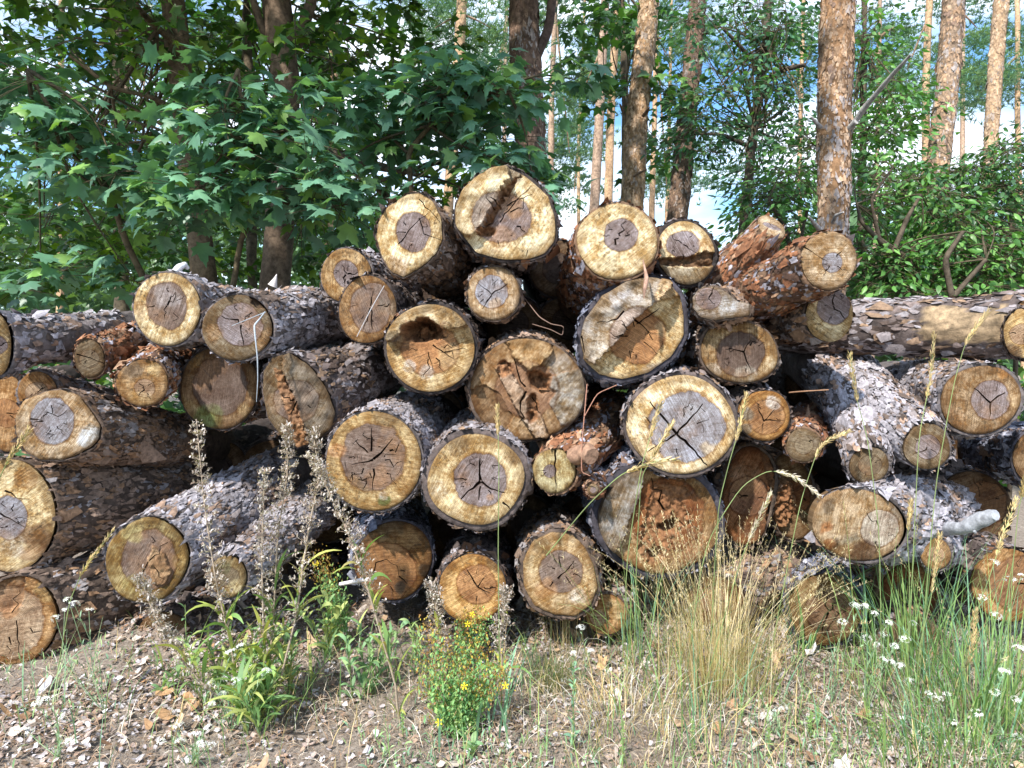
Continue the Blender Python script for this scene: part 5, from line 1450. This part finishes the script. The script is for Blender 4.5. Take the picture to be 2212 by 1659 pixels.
BARKS['pine'] = ([(.34, .29, .27), (.38, .25, .16), (.40, .28, .19), (.33, .21, .13), (.24, .16, .12)], [.2, .26, .2, .22, .12])
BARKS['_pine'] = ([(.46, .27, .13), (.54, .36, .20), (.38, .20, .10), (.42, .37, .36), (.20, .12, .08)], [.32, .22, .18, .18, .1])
BARKS['pinelit'] = ([(.42, .29, .19), (.46, .33, .22), (.37, .25, .16), (.34, .27, .22)], [.3, .3, .25, .15])  # lit copy of the pine bark, sunlight put into its tones
BARKS['pinedk'] = ([(.17, .11, .08), (.24, .16, .11), (.12, .08, .06), (.26, .22, .20)], [.34, .26, .22, .18])  # dark copy of the pine bark, shade put into its tones

def tree(name, label, pts, depth, col, flk=None, group=None, cat='tree', **k):
    b = P(pts[0][0], pts[0][1], depth)
    low = max(pts, key=lambda p: p[1]); lp = P(low[0], low[1], depth)
    r = thing(name, label, cat, (lp[0], lp[1], 0), group)
    trunk(r, pts, depth, col, flk, **k)
    return r

def limb(root, pts, col, name='limb', ns=7, mat=None):
    mb = MB()
    for p in pts:
        px_tube(mb, p, col, ns, .15)
    return mb.build(name, mat or M_TRUNK, root, origin=np.array(root.location))

def needles_crown(root, blobs, rng, cols, size=.16, per=9):
    """blobs (px,py,rx,ry,depth,count)"""
    mb = MB()
    for px, py, rx, ry, dep, cnt in blobs:
        # clumps inside the blob
        nc = max(4, cnt // 40)
        a = rng.uniform(0, 6.28, nc); rr = np.sqrt(rng.random(nc))
        cx, cy = px + np.cos(a) * rr * rx, py + np.sin(a) * rr * ry
        cen = np.array([P(x, y, dep + rng.normal(0, 1.0)) for x, y in zip(cx, cy)])
        idx = rng.integers(0, nc, cnt)
        cs = rng.uniform(.16, .42, nc)[idx][:, None] * np.array([1.3, 1.3, .5])
        tp = cen[idx] + rng.normal(0, 1, (cnt, 3)) * cs
        dv = rng.normal(0, 1, (cnt, per, 3)); dv[..., 2] = dv[..., 2] * .6 + .5
        dv /= np.linalg.norm(dv, axis=2)[..., None]
        L = size * rng.uniform(.6, 1.2, (cnt, per, 1))
        sd = np.cross(dv, [0.3, 0.2, 1.0]); sd /= np.linalg.norm(sd, axis=2)[..., None]
        w = .017 * dep / 25
        b0 = np.repeat(tp[:, None], per, 1)
        v = np.stack([b0 - sd * w, b0 + sd * w, b0 + dv * L], 2).reshape(-1, 3)
        c = pick(rng, cols, cnt, v=.3)
        mb.add(v, np.arange(len(v)).reshape(-1, 3), np.clip(np.repeat(c, per * 3, 0), 0, 1))
    mb.build('crown', M_NEEDLE, root, origin=np.array(root.location))

PG = [(.10, .20, .14), (.16, .28, .18), (.22, .34, .18), (.12, .24, .20)]
rngT = np.random.default_rng(77)

# the near pines
t = tree('pine_tree', 'nearest pine, flaky orange trunk with a long dead branch pointing up right', [(1812, 0, 70), (1803, 200, 71), (1802, 350, 67), (1802, 470, 66), (1796, 540, 72)], 5.2, (.26, .15, .08), 'pine', 'pines with bare trunks', fs=.026)
limb(t, [[(1838, 275, 5.12, 7), (1870, 230, 4.96, 6), (1920, 170, 4.71, 5), (1968, 118, 4.47, 3)], [(1832, 278, 5.12, 7), (1850, 262, 5.04, 6)]], (.30, .29, .28), 'dead_branch')
limb(t, [[(1772, 275, 5.12, 5), (1760, 262, 5.04, 4), (1752, 252, 5.00, 2)], [(1770, 495, 5.04, 5), (1755, 478, 4.88, 4), (1747, 468, 4.79, 2)], [(1800, 480, 4.92, 5), (1806, 465, 4.79, 4), (1822, 458, 4.71, 2)]], (.34, .32, .31), 'branch_stub')
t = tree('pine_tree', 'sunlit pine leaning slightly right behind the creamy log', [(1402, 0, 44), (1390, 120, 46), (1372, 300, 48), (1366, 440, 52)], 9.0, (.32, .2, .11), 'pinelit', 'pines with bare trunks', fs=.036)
limb(t, [[(1390, 250, 8.8, 4), (1398, 240, 8.6, 4), (1402, 232, 8.5, 2)], [(1370, 380, 8.8, 3), (1396, 366, 8.6, 2)], [(1345, 240, 9, 3), (1339, 225, 8.9, 2)]], (.2, .13, .09), 'branch_stub')
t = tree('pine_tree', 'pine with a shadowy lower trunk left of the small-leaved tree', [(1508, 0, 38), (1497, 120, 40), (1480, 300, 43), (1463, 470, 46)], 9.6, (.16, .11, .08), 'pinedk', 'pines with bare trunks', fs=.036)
limb(t, [[(1518, 75, 9.5, 4), (1545, 60, 9.3, 3), (1565, 50, 9.2, 2)]], (.12, .08, .06), 'dead_branch')
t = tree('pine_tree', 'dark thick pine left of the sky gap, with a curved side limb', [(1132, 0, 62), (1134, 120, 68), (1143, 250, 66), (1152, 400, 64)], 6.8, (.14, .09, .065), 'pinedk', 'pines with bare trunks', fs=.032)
limb(t, [[(1152, 130, 6.8, 12), (1165, 110, 6.75, 11), (1180, 75, 6.7, 10), (1190, 30, 6.65, 10), (1195, -40, 6.6, 9)]], (.10, .07, .06), 'limb')
t = tree('pine_tree', 'grey-brown pine right of the nearest one, leaning to the right', [(2062, 0, 46), (2050, 150, 46), (2030, 330, 44), (2000, 560, 48), (1992, 640, 50)], 8.6, (.24, .17, .12), 'pine', 'pines with bare trunks', fs=.036)
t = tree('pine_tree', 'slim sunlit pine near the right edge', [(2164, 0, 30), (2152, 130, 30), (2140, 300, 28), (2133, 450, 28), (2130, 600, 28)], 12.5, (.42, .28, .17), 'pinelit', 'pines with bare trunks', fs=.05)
# the far pines: trunk plus crown of needle clumps
far = [(1303, 80, 1284, 440, 19, 22, 15.5, 'left one of the twin slender pines in the sky gap', [(1262, 190, 50, 60)]),
       (1330, 60, 1314, 440, 16, 20, 16.5, 'right one of the twin slender pines in the sky gap', [(1330, 120, 50, 60)]),
       (1418, 60, 1408, 440, 10, 13, 22, 'thin pine just right of the sunlit leaning pine', [(1440, 90, 60, 70), (1440, 400, 50, 40)]),
       (1200, 0, 1190, 380, 12, 13, 19, 'thin crooked pale pine just right of the dark thick one', [(1180, 20, 60, 50), (1230, 330, 40, 50)]),
       (998, 0, 990, 140, 24, 24, 14, 'lit pine stem half hidden by maple leaves, left of the dark thick pine', [(1060, 60, 60, 80), (940, 60, 50, 60)]),
       (2008, 0, 2000, 250, 14, 16, 20, 'thin pine left of the grey-brown leaning pine', [(1960, 150, 60, 50)]),
       (2080, 0, 2078, 420, 9, 11, 25, 'thread-thin pine right of the grey-brown leaning pine', [(2110, 60, 80, 60)]),
       (2198, 100, 2206, 560, 10, 14, 18, 'thin crooked pine at the right edge', [(2190, 110, 60, 60), (2120, 200, 50, 40)]),
       (712, 420, 706, 560, 22, 24, 13, 'orange pine foot showing through leaves behind the tan perched log', [(640, 300, 60, 50)]),
       (1095, 0, 1090, 380, 8, 10, 26, 'distant pine left of the dark thick one', [(1080, 150, 60, 60), (1060, 250, 60, 50)]),
       (1445, 300, 1440, 470, 8, 9, 27, 'distant short pine stem between the leaning pine and the shadowy one', [(1530, 330, 60, 60), (1530, 60, 60, 60)]),
       (1732, 150, 1728, 520, 9, 10, 24, 'distant pine just left of the nearest pine', [(1700, 120, 60, 70)]),
       (1900, 60, 1893, 400, 9, 10, 28, 'distant pine behind the long dead branch', [(1930, 60, 70, 50), (1880, 180, 60, 60)]),
       (1255, 200, 1250, 460, 6, 8, 30, 'most distant pine in the sky gap', [(1250, 300, 50, 60), (1240, 420, 45, 40)]),
       (132, 500, 130, 640, 14, 16, 16, 'pine foot glimpsed through the leaves at the far left', [(190, 560, 60, 30)]),
       (260, 500, 262, 600, 16, 18, 17, 'pine foot glimpsed right of the far-left one', [(330, 60, 60, 60)])]
for i, (x0, y0, x1, y1, w0, w1, dep, lb, blobs) in enumerate(far):
    t = tree('pine_tree', lb, [(x0, y0, w0), ((x0 + x1) / 2 + (-3) ** (i % 2), (y0 + y1) / 2, (w0 + w1) / 2), (x1, y1, w1)], dep, (.46, .30, .18) if i % 3 else (.36, .25, .18), None, 'distant pines', top=5)
    needles_crown(t, [(x, y, rx * 1.3, ry * 1.2, dep + rngT.uniform(0, 3), 620) for x, y, rx, ry in blobs] + [(x0 + rngT.uniform(-80, 80), -60, 110, 50, dep, 250)], rngT, PG, .17)
    limb(t, [[(x0, max(y0, 10) + 20, dep, 3), ((x0 + bx) / 2, (max(y0, 10) + by) / 2 + 8, dep, 2), (bx, by, dep + .3, 1)] for bx, by, _, _ in blobs], (.3, .2, .13), 'branch', 4)

def sprays(root, regs, shape, size, cols, seed, pr=None, r3=(.22, .45), per=18, twig=(.10, .08, .05), trunk_px=None, tilt=.45, flat=1.0, hang=0.0, mat=None, tw=.014, every=3):
    """regs (px,py,rx,ry,d0,d1,n_sprays). Leaves grow in flat tiers around twig ends."""
    rng = np.random.default_rng(seed)
    mb, mt = MB(), MB()
    for (px, py, rx, ry, d0, d1, n) in regs:
        for i in range(n):
            a = rng.uniform(0, 6.283); q = math.sqrt(rng.random())
            x, y = px + math.cos(a) * q * rx, py + math.sin(a) * q * ry
            dep = rng.uniform(d0, d1)
            c = P(x, y, dep)
            R0 = rng.uniform(*r3) * (per / 18) ** .3
            m = int(per * rng.uniform(.7, 1.3))
            th = rng.uniform(0, 6.283, m); rr = np.sqrt(rng.random(m)) * R0
            off = np.stack([np.cos(th) * rr, np.sin(th) * rr, rng.normal(0, R0 * .16, m) - rr * hang], 1)
            ax = rng.normal(0, .3, 2)
            off[:, 2] += off[:, 0] * ax[0] + off[:, 1] * ax[1]
            pos = c + off
            dirs = off / (np.linalg.norm(off, axis=1)[:, None] + 1e-6)
            dirs[:, 2] = dirs[:, 2] * .4 - .1
            cc = pick(rng, cols, m, pr, .22) * rng.uniform(.8, 1.2)
            leaves(mb, pos, rng.uniform(size[0], size[1], m), shape, cc, rng, tilt, .3, dirs, flat)
            # twigs carrying this spray
            if trunk_px is not None:
                tx, ty, td = trunk_px[rng.integers(len(trunk_px))]
                s = P(tx, ty, td)
                if i % every == 0:
                    mid = (c + s) / 2 + np.r_[rng.normal(0, .1, 2), rng.normal(.05, .1)]
                    tube(mt, curve3([s, mid, c], 10), np.linspace(tw, .003, 10), twig, 4, False)
            for k in range(0, m, 3):
                tube(mt, [c, (c + pos[k]) / 2 + [0, 0, .01], pos[k]], .0022, twig, 3, False)
    mb.build('crown', mat or M_LEAF, root, origin=np.array(root.location))
    if mt.v:
        mt.build('branches', M_TRUNK, root, origin=np.array(root.location))

DG = [(.05, .13, .022), (.085, .18, .025), (.035, .09, .022), (.16, .28, .03)]  # the brightest green puts backlit leaf glow into the colour
BG = [(.12, .26, .17), (.15, .31, .19), (.09, .20, .13), (.20, .36, .10)]  # skylight put into the bluish leaf tones
# big maples at the left
t = tree('maple_tree', 'maple with a dark trunk at the upper left, leaning left', [(372, 0, 50), (388, 150, 48), (402, 300, 46), (425, 450, 50), (440, 600, 56)], 7.0, (.13, .095, .06), None, 'maples', amp=.01)
limb(t, [[(402, 150, 7, 8), (375, 90, 6.8, 8), (340, 60, 6.6, 7), (300, 20, 6.4, 6), (270, -40, 6.2, 6)], [(398, 250, 7, 7), (330, 210, 6.7, 5), (240, 190, 6.5, 4), (150, 120, 6.3, 3)]], (.12, .09, .055))
sprays(t, [(160, 80, 220, 100, 5.8, 9, 30), (150, 320, 190, 130, 7.2, 10, 20), (110, 540, 180, 90, 6.8, 10, 28), (330, 560, 130, 60, 7.2, 10, 12), (300, 250, 130, 120, 7.3, 10, 7)], ML_S, (.085, .135), DG, 1, trunk_px=[(380, 100, 7), (400, 300, 7), (340, 60, 6.6), (240, 190, 6.5)])
t = tree('maple_tree', 'forking maple with the thickest dark trunk left of centre', [(598, 0, 62), (610, 120, 62), (622, 250, 58), (608, 420, 60), (596, 600, 66)], 6.8, (.14, .10, .07), None, 'maples', amp=.01)
limb(t, [[(632, 110, 6.8, 16), (655, 60, 6.75, 13), (672, 10, 6.7, 12), (685, -60, 6.6, 11)], [(640, 270, 6.8, 8), (720, 330, 6.5, 8), (800, 358, 6.3, 8), (880, 372, 6.1, 7), (940, 350, 5.9, 6), (1010, 345, 5.8, 4), (1100, 385, 5.7, 2)],
         [(625, 330, 6.7, 7), (700, 320, 6.3, 7), (760, 370, 6.0, 7), (820, 410, 5.8, 7), (860, 450, 5.7, 6)], [(575, 80, 6.8, 9), (555, 30, 6.7, 8), (540, -30, 6.6, 7)]], (.11, .085, .06))
sprays(t, [(740, 80, 130, 100, 5.8, 9, 24), (500, 40, 90, 60, 7.2, 9.5, 9), (880, 120, 110, 120, 6.0, 9, 12), (750, 480, 110, 110, 6.2, 10, 15), (560, 540, 120, 70, 7.2, 10, 13), (1000, 410, 160, 50, 5.8, 7.5, 8), (800, 260, 130, 90, 6.2, 9, 12), (600, 350, 150, 150, 7.6, 10, 9)], ML_S, (.085, .135), DG, 2, trunk_px=[(610, 100, 6.8), (720, 330, 6.5), (880, 372, 6.1), (665, 30, 6.75)])
t = tree('maple_tree', 'thin dark maple stem between the two big maple trunks', [(533, 0, 18), (535, 100, 20), (540, 300, 20), (545, 600, 24)], 8.2, (.10, .08, .055), None, 'maples')
sprays(t, [(500, 330, 120, 100, 7.5, 10, 16), (480, 150, 100, 90, 7.5, 10, 14), (620, 420, 100, 80, 7.5, 10, 14)], ML_S, (.085, .135), DG, 3, trunk_px=[(535, 60, 8.2), (540, 250, 8.2)])
t = tree('maple_tree', 'deep-shaded maple further back at the left, seen only through nearer leaves', [(250, 0, 26), (255, 300, 28), (262, 600, 32)], 11.5, (.10, .08, .055), None, 'maples')
sprays(t, [(220, 120, 280, 130, 10.5, 14, 34), (150, 400, 200, 150, 10.5, 14, 34), (420, 420, 190, 150, 10.5, 14, 34), (640, 200, 150, 150, 10.5, 14, 20), (750, 480, 120, 120, 10.5, 14, 20), (480, 100, 120, 90, 10.5, 14, 14)], ML_S, (.12, .18), [(.05, .14, .04), (.08, .20, .045), (.04, .11, .04)], 41, trunk_px=[(255, 100, 11.5), (258, 300, 11.5)], r3=(.45, .8), per=26)
# young maples close behind the pile, leaves painted paler for skylight
def sapling(label, stem, regs, seed, shp=ML, per=26, size=(.085, .145)):
    b = P(stem[0][0], stem[0][1], stem[0][2])
    r = thing('young_maple', label, 'tree', (b[0], b[1], 0), 'young maples behind the pile')
    mb = MB(); px_tube(mb, stem, (.13, .10, .06), 7, .1)
    g = np.array([b[0], b[1], 0.0]); tube(mb, [g - [0, 0, .05], b], stem[0][3] * stem[0][2] / F, (.13, .10, .06), 7, False)
    mb.build('trunk', M_TRUNK, r, origin=np.array(r.location))
    sprays(r, regs, shp, size, BG, seed, [.32, .3, .22, .16], trunk_px=[s[:3] for s in stem[2:]], per=per, r3=(.2, .38), tilt=.35)
sapling('young maple with big pale leaves at the left edge', [(330, 640, 5.2, 7), (270, 520, 5.0, 7), (240, 420, 4.9, 6), (180, 330, 4.8, 6), (110, 240, 4.7, 5), (60, 150, 4.6, 3)],
        [(50, 180, 80, 50, 4.4, 5.0, 5), (120, 290, 110, 50, 4.5, 5.2, 7), (250, 380, 110, 40, 4.6, 5.3, 4), (60, 420, 90, 60, 4.7, 5.3, 2), (150, 610, 160, 30, 4.8, 5.4, 4)], 11)
sapling('young maple with big pale leaves in front of the thick maple trunk', [(500, 640, 5.0, 7), (520, 520, 4.9, 6), (560, 420, 4.8, 6), (540, 300, 4.7, 5), (520, 210, 4.6, 4), (515, 150, 4.6, 3)],
        [(510, 205, 90, 40, 4.4, 4.9, 5), (590, 290, 90, 40, 4.4, 5.0, 7), (480, 290, 70, 40, 4.5, 5.0, 3), (400, 420, 110, 50, 4.5, 5.1, 8), (640, 390, 80, 50, 4.4, 4.9, 5), (700, 450, 50, 40, 4.4, 4.8, 3)], 12)
sapling('young maple spreading pale leaves before the dark thick pine', [(900, 640, 5.6, 7), (900, 500, 5.5, 6), (880, 330, 5.3, 6), (930, 270, 5.2, 5), (1010, 230, 5.1, 4), (1100, 200, 5.0, 3)],
        [(800, 225, 110, 30, 5.0, 5.6, 4), (940, 205, 90, 35, 4.9, 5.5, 7), (1040, 190, 80, 40, 4.9, 5.4, 7), (950, 290, 120, 40, 5.0, 5.6, 6), (1110, 330, 60, 40, 5.0, 5.5, 4), (1220, 180, 50, 50, 5.0, 5.4, 1), (1170, 400, 50, 25, 5.0, 5.4, 2), (800, 330, 100, 40, 5.2, 5.8, 4)], 13, size=(.09, .14))
# hanging maple branch and small-leaved trees on the right
MG = [(.06, .15, .05), (.08, .20, .07), (.045, .11, .05), (.11, .25, .05)]
t = tree('maple_tree', 'slim maple whose leafy branches hang into the sky gap', [(1340, -60, 14), (1350, 200, 15), (1352, 500, 16)], 11, (.12, .09, .06), None, 'maples')
sprays(t, [(1290, 60, 90, 90, 8.5, 10.5, 13), (1300, 190, 60, 40, 9, 10.5, 6), (1450, 210, 60, 60, 9, 11, 8), (1440, 330, 50, 50, 9.5, 11, 7), (1375, 60, 60, 60, 9, 10.5, 6)], ML_S, (.10, .15), MG, 4, trunk_px=[(1345, -30, 11), (1350, 200, 11)], r3=(.25, .5))
t = tree('broadleaf_tree', 'small-leaved dark tree between the shadowy pine and the nearest pine', [(1660, 0, 16), (1652, 120, 18), (1625, 300, 20), (1606, 500, 24)], 8.4, (.09, .07, .055), None, 'small-leaved trees')
limb(t, [[(1648, 180, 8.4, 7), (1690, 150, 8.2, 6), (1740, 140, 8, 4)], [(1640, 150, 8.4, 5), (1590, 90, 8.2, 4), (1560, 60, 8.1, 3)], [(1625, 320, 8.4, 5), (1560, 290, 8.3, 4), (1500, 290, 8.2, 2)]], (.09, .07, .055))
MB_ = [(.055, .15, .075), (.07, .19, .09), (.04, .11, .06), (.10, .24, .07)]
sprays(t, [(1600, 70, 130, 90, 7.4, 9.4, 40), (1720, 120, 80, 120, 7.4, 9.4, 26), (1620, 260, 140, 90, 7.4, 9.4, 42), (1520, 290, 70, 60, 7.6, 9, 14), (1700, 330, 90, 80, 7.4, 9.4, 22), (1640, 400, 70, 40, 7.6, 9, 8)], OV, (.055, .09), MB_, 5, trunk_px=[(1652, 100, 8.4), (1630, 280, 8.4)], per=26, r3=(.2, .42), tilt=.7)
t = tree('broadleaf_tree', 'small-leaved tree right behind the nearest pine', [(1868, 0, 12), (1866, 200, 14), (1860, 500, 18)], 8.8, (.10, .08, .055), None, 'small-leaved trees')
sprays(t, [(1900, 90, 60, 90, 7.6, 9.4, 16), (1900, 230, 80, 80, 7.4, 9.2, 26), (1870, 330, 90, 70, 7.4, 9.2, 22), (1960, 250, 60, 60, 7.6, 9, 12)], OV, (.06, .10), [(.09, .22, .06), (.13, .30, .07), (.06, .16, .05)], 6, trunk_px=[(1866, 100, 8.8), (1864, 300, 8.8)], per=24, tilt=.7)
# shrubs behind the right flank
SG = [(.075, .20, .045), (.11, .27, .06), (.05, .13, .04), (.16, .33, .08)]
def shrub(label, stems, regs, seed, n=OV, size=(.045, .075), cols=SG, per=46):
    b = P(stems[0][0][0], stems[0][0][1], stems[0][0][2])
    r = thing('shrub', label, 'shrub', (b[0], b[1], 0), 'shrubs behind the right flank')
    mb = MB()
    for s in stems:
        px_tube(mb, s, (.09, .07, .05), 6, .1)
    tube(mb, [[b[0], b[1], -.05], b], .02, (.09, .07, .05), 6, False)
    mb.build('stem', M_TRUNK, r, origin=np.array(r.location))
    sprays(r, regs, n, size, cols, seed, trunk_px=[s[-1][:3] for s in stems], per=per, r3=(.16, .34), tilt=.6, hang=.15, tw=.006, every=6)
shrub('yellow-green shrub left of the nearest pine', [[(1720, 620, 5.8, 6), (1700, 500, 5.8, 5), (1660, 430, 5.7, 3)], [(1720, 560, 5.8, 4), (1745, 450, 5.7, 3)]],
      [(1690, 400, 80, 40, 5.6, 6.6, 12), (1700, 480, 70, 50, 5.6, 6.6, 8), (1640, 440, 50, 30, 5.6, 6.4, 4), (1740, 330, 40, 40, 5.6, 6.4, 4)], 21)
shrub('shrub with arching dark branches right of the nearest pine', [[(1990, 640, 5.8, 9), (1960, 560, 5.7, 8), (1900, 520, 5.6, 7), (1860, 480, 5.5, 4), (1850, 440, 5.5, 2)], [(1930, 545, 5.6, 6), (1960, 470, 5.6, 5), (1990, 420, 5.6, 3)], [(1900, 520, 5.6, 5), (1880, 430, 5.5, 3), (1930, 360, 5.5, 2)]],
      [(1900, 400, 80, 60, 5.7, 7.4, 14), (1900, 560, 80, 60, 5.6, 7.2, 20), (2010, 500, 90, 60, 5.7, 7.4, 18), (2000, 380, 80, 50, 5.8, 7.4, 9)], 22)
shrub('shrub with glossy lance leaves just over the horizontal log', [[(2060, 660, 5.2, 7), (2040, 560, 5.2, 6), (2080, 500, 5.2, 4)], [(2060, 640, 5.2, 6), (2130, 560, 5.2, 4)]],
      [(1950, 610, 90, 35, 5.4, 6.4, 20), (2070, 570, 100, 60, 5.4, 6.6, 30), (2170, 580, 70, 60, 5.4, 6.6, 20), (2040, 450, 60, 40, 5.6, 6.4, 8)], 23, size=(.055, .09))
shrub('darker shrub filling the right edge', [[(2200, 660, 6.4, 8), (2190, 520, 6.4, 6), (2170, 400, 6.4, 3)]],
      [(2150, 480, 80, 70, 5.8, 7.2, 34), (2190, 360, 60, 70, 6, 7.2, 18), (2080, 400, 60, 60, 6, 7.2, 14), (2190, 600, 60, 50, 5.8, 7, 16)], 24, cols=MG)
# unseen high crown over the frame, added to shade the inner wood
rng = np.random.default_rng(31)
for nm, lb, cx_, cols in (('maple_tree', 'unseen maple left of view, broad high crown added to shade the wood', -700, DG), ):
    t = tree(nm, lb, [(-90, 0, 50), (-70, 300, 50), (-60, 600, 54)], 8.0, (.13, .095, .06), None, 'maples')
    mb = MB()
    m = 5600
    pos = np.stack([rng.uniform(-7, .9, m), rng.uniform(2.6, 9.5, m), rng.uniform(0, 1.8, m)], 1)
    pos[:, 2] += np.maximum(4.7, 1.45 + pos[:, 1] * .47)
    leaves(mb, pos, rng.uniform(.16, .26, m), ML_S, pick(rng, DG, m), rng, .4)
    mb.build('crown', M_LEAF, t, origin=np.array(t.location))
# undergrowth filling the wood floor behind
mb = MB(); m = 9000
x = rng.uniform(-9, 9, m); y = rng.uniform(6.5, 13, m)
pos = np.stack([x, y, rng.random(m) ** 1.5 * np.clip(1.5 + .5 * fbm(np.stack([x * .7, y * .7, x * 0], -1), 2) - .1 * x * (x > 0), .4, 2.4)], 1)
leaves(mb, pos, rng.uniform(.10, .18, m), ML_S, pick(rng, DG + MG, m), rng, .6)
tag(mb.build('undergrowth', M_LEAF), 'dim green undergrowth filling the wood floor behind the pile', 'undergrowth', None, 'stuff')
mb = MB(); m = 22000
a = rng.uniform(-1.0, 1.0, m); dd = rng.uniform(34, 60, m)
pos = np.stack([np.sin(a) * dd, np.cos(a) * dd, rng.random(m) ** 1.2 * (3.0 + 4.5 * np.clip(np.abs(a - .06) * 4 - .35, 0, 1) + 1.6 * vnoise(np.stack([a * 14, a * 0, a * 0], -1)))], 1)
leaves(mb, pos, rng.uniform(.5, .9, m), ML_S, pick(rng, [(.10, .18, .09), (.14, .24, .12), (.08, .15, .09)], m), rng, .9)  # lighter greens, distance haze mixed into the leaf colour
tag(mb.build('far_woods', M_LEAF), 'far-off edge of the wood reading as one green band', 'woods', None, 'stuff')
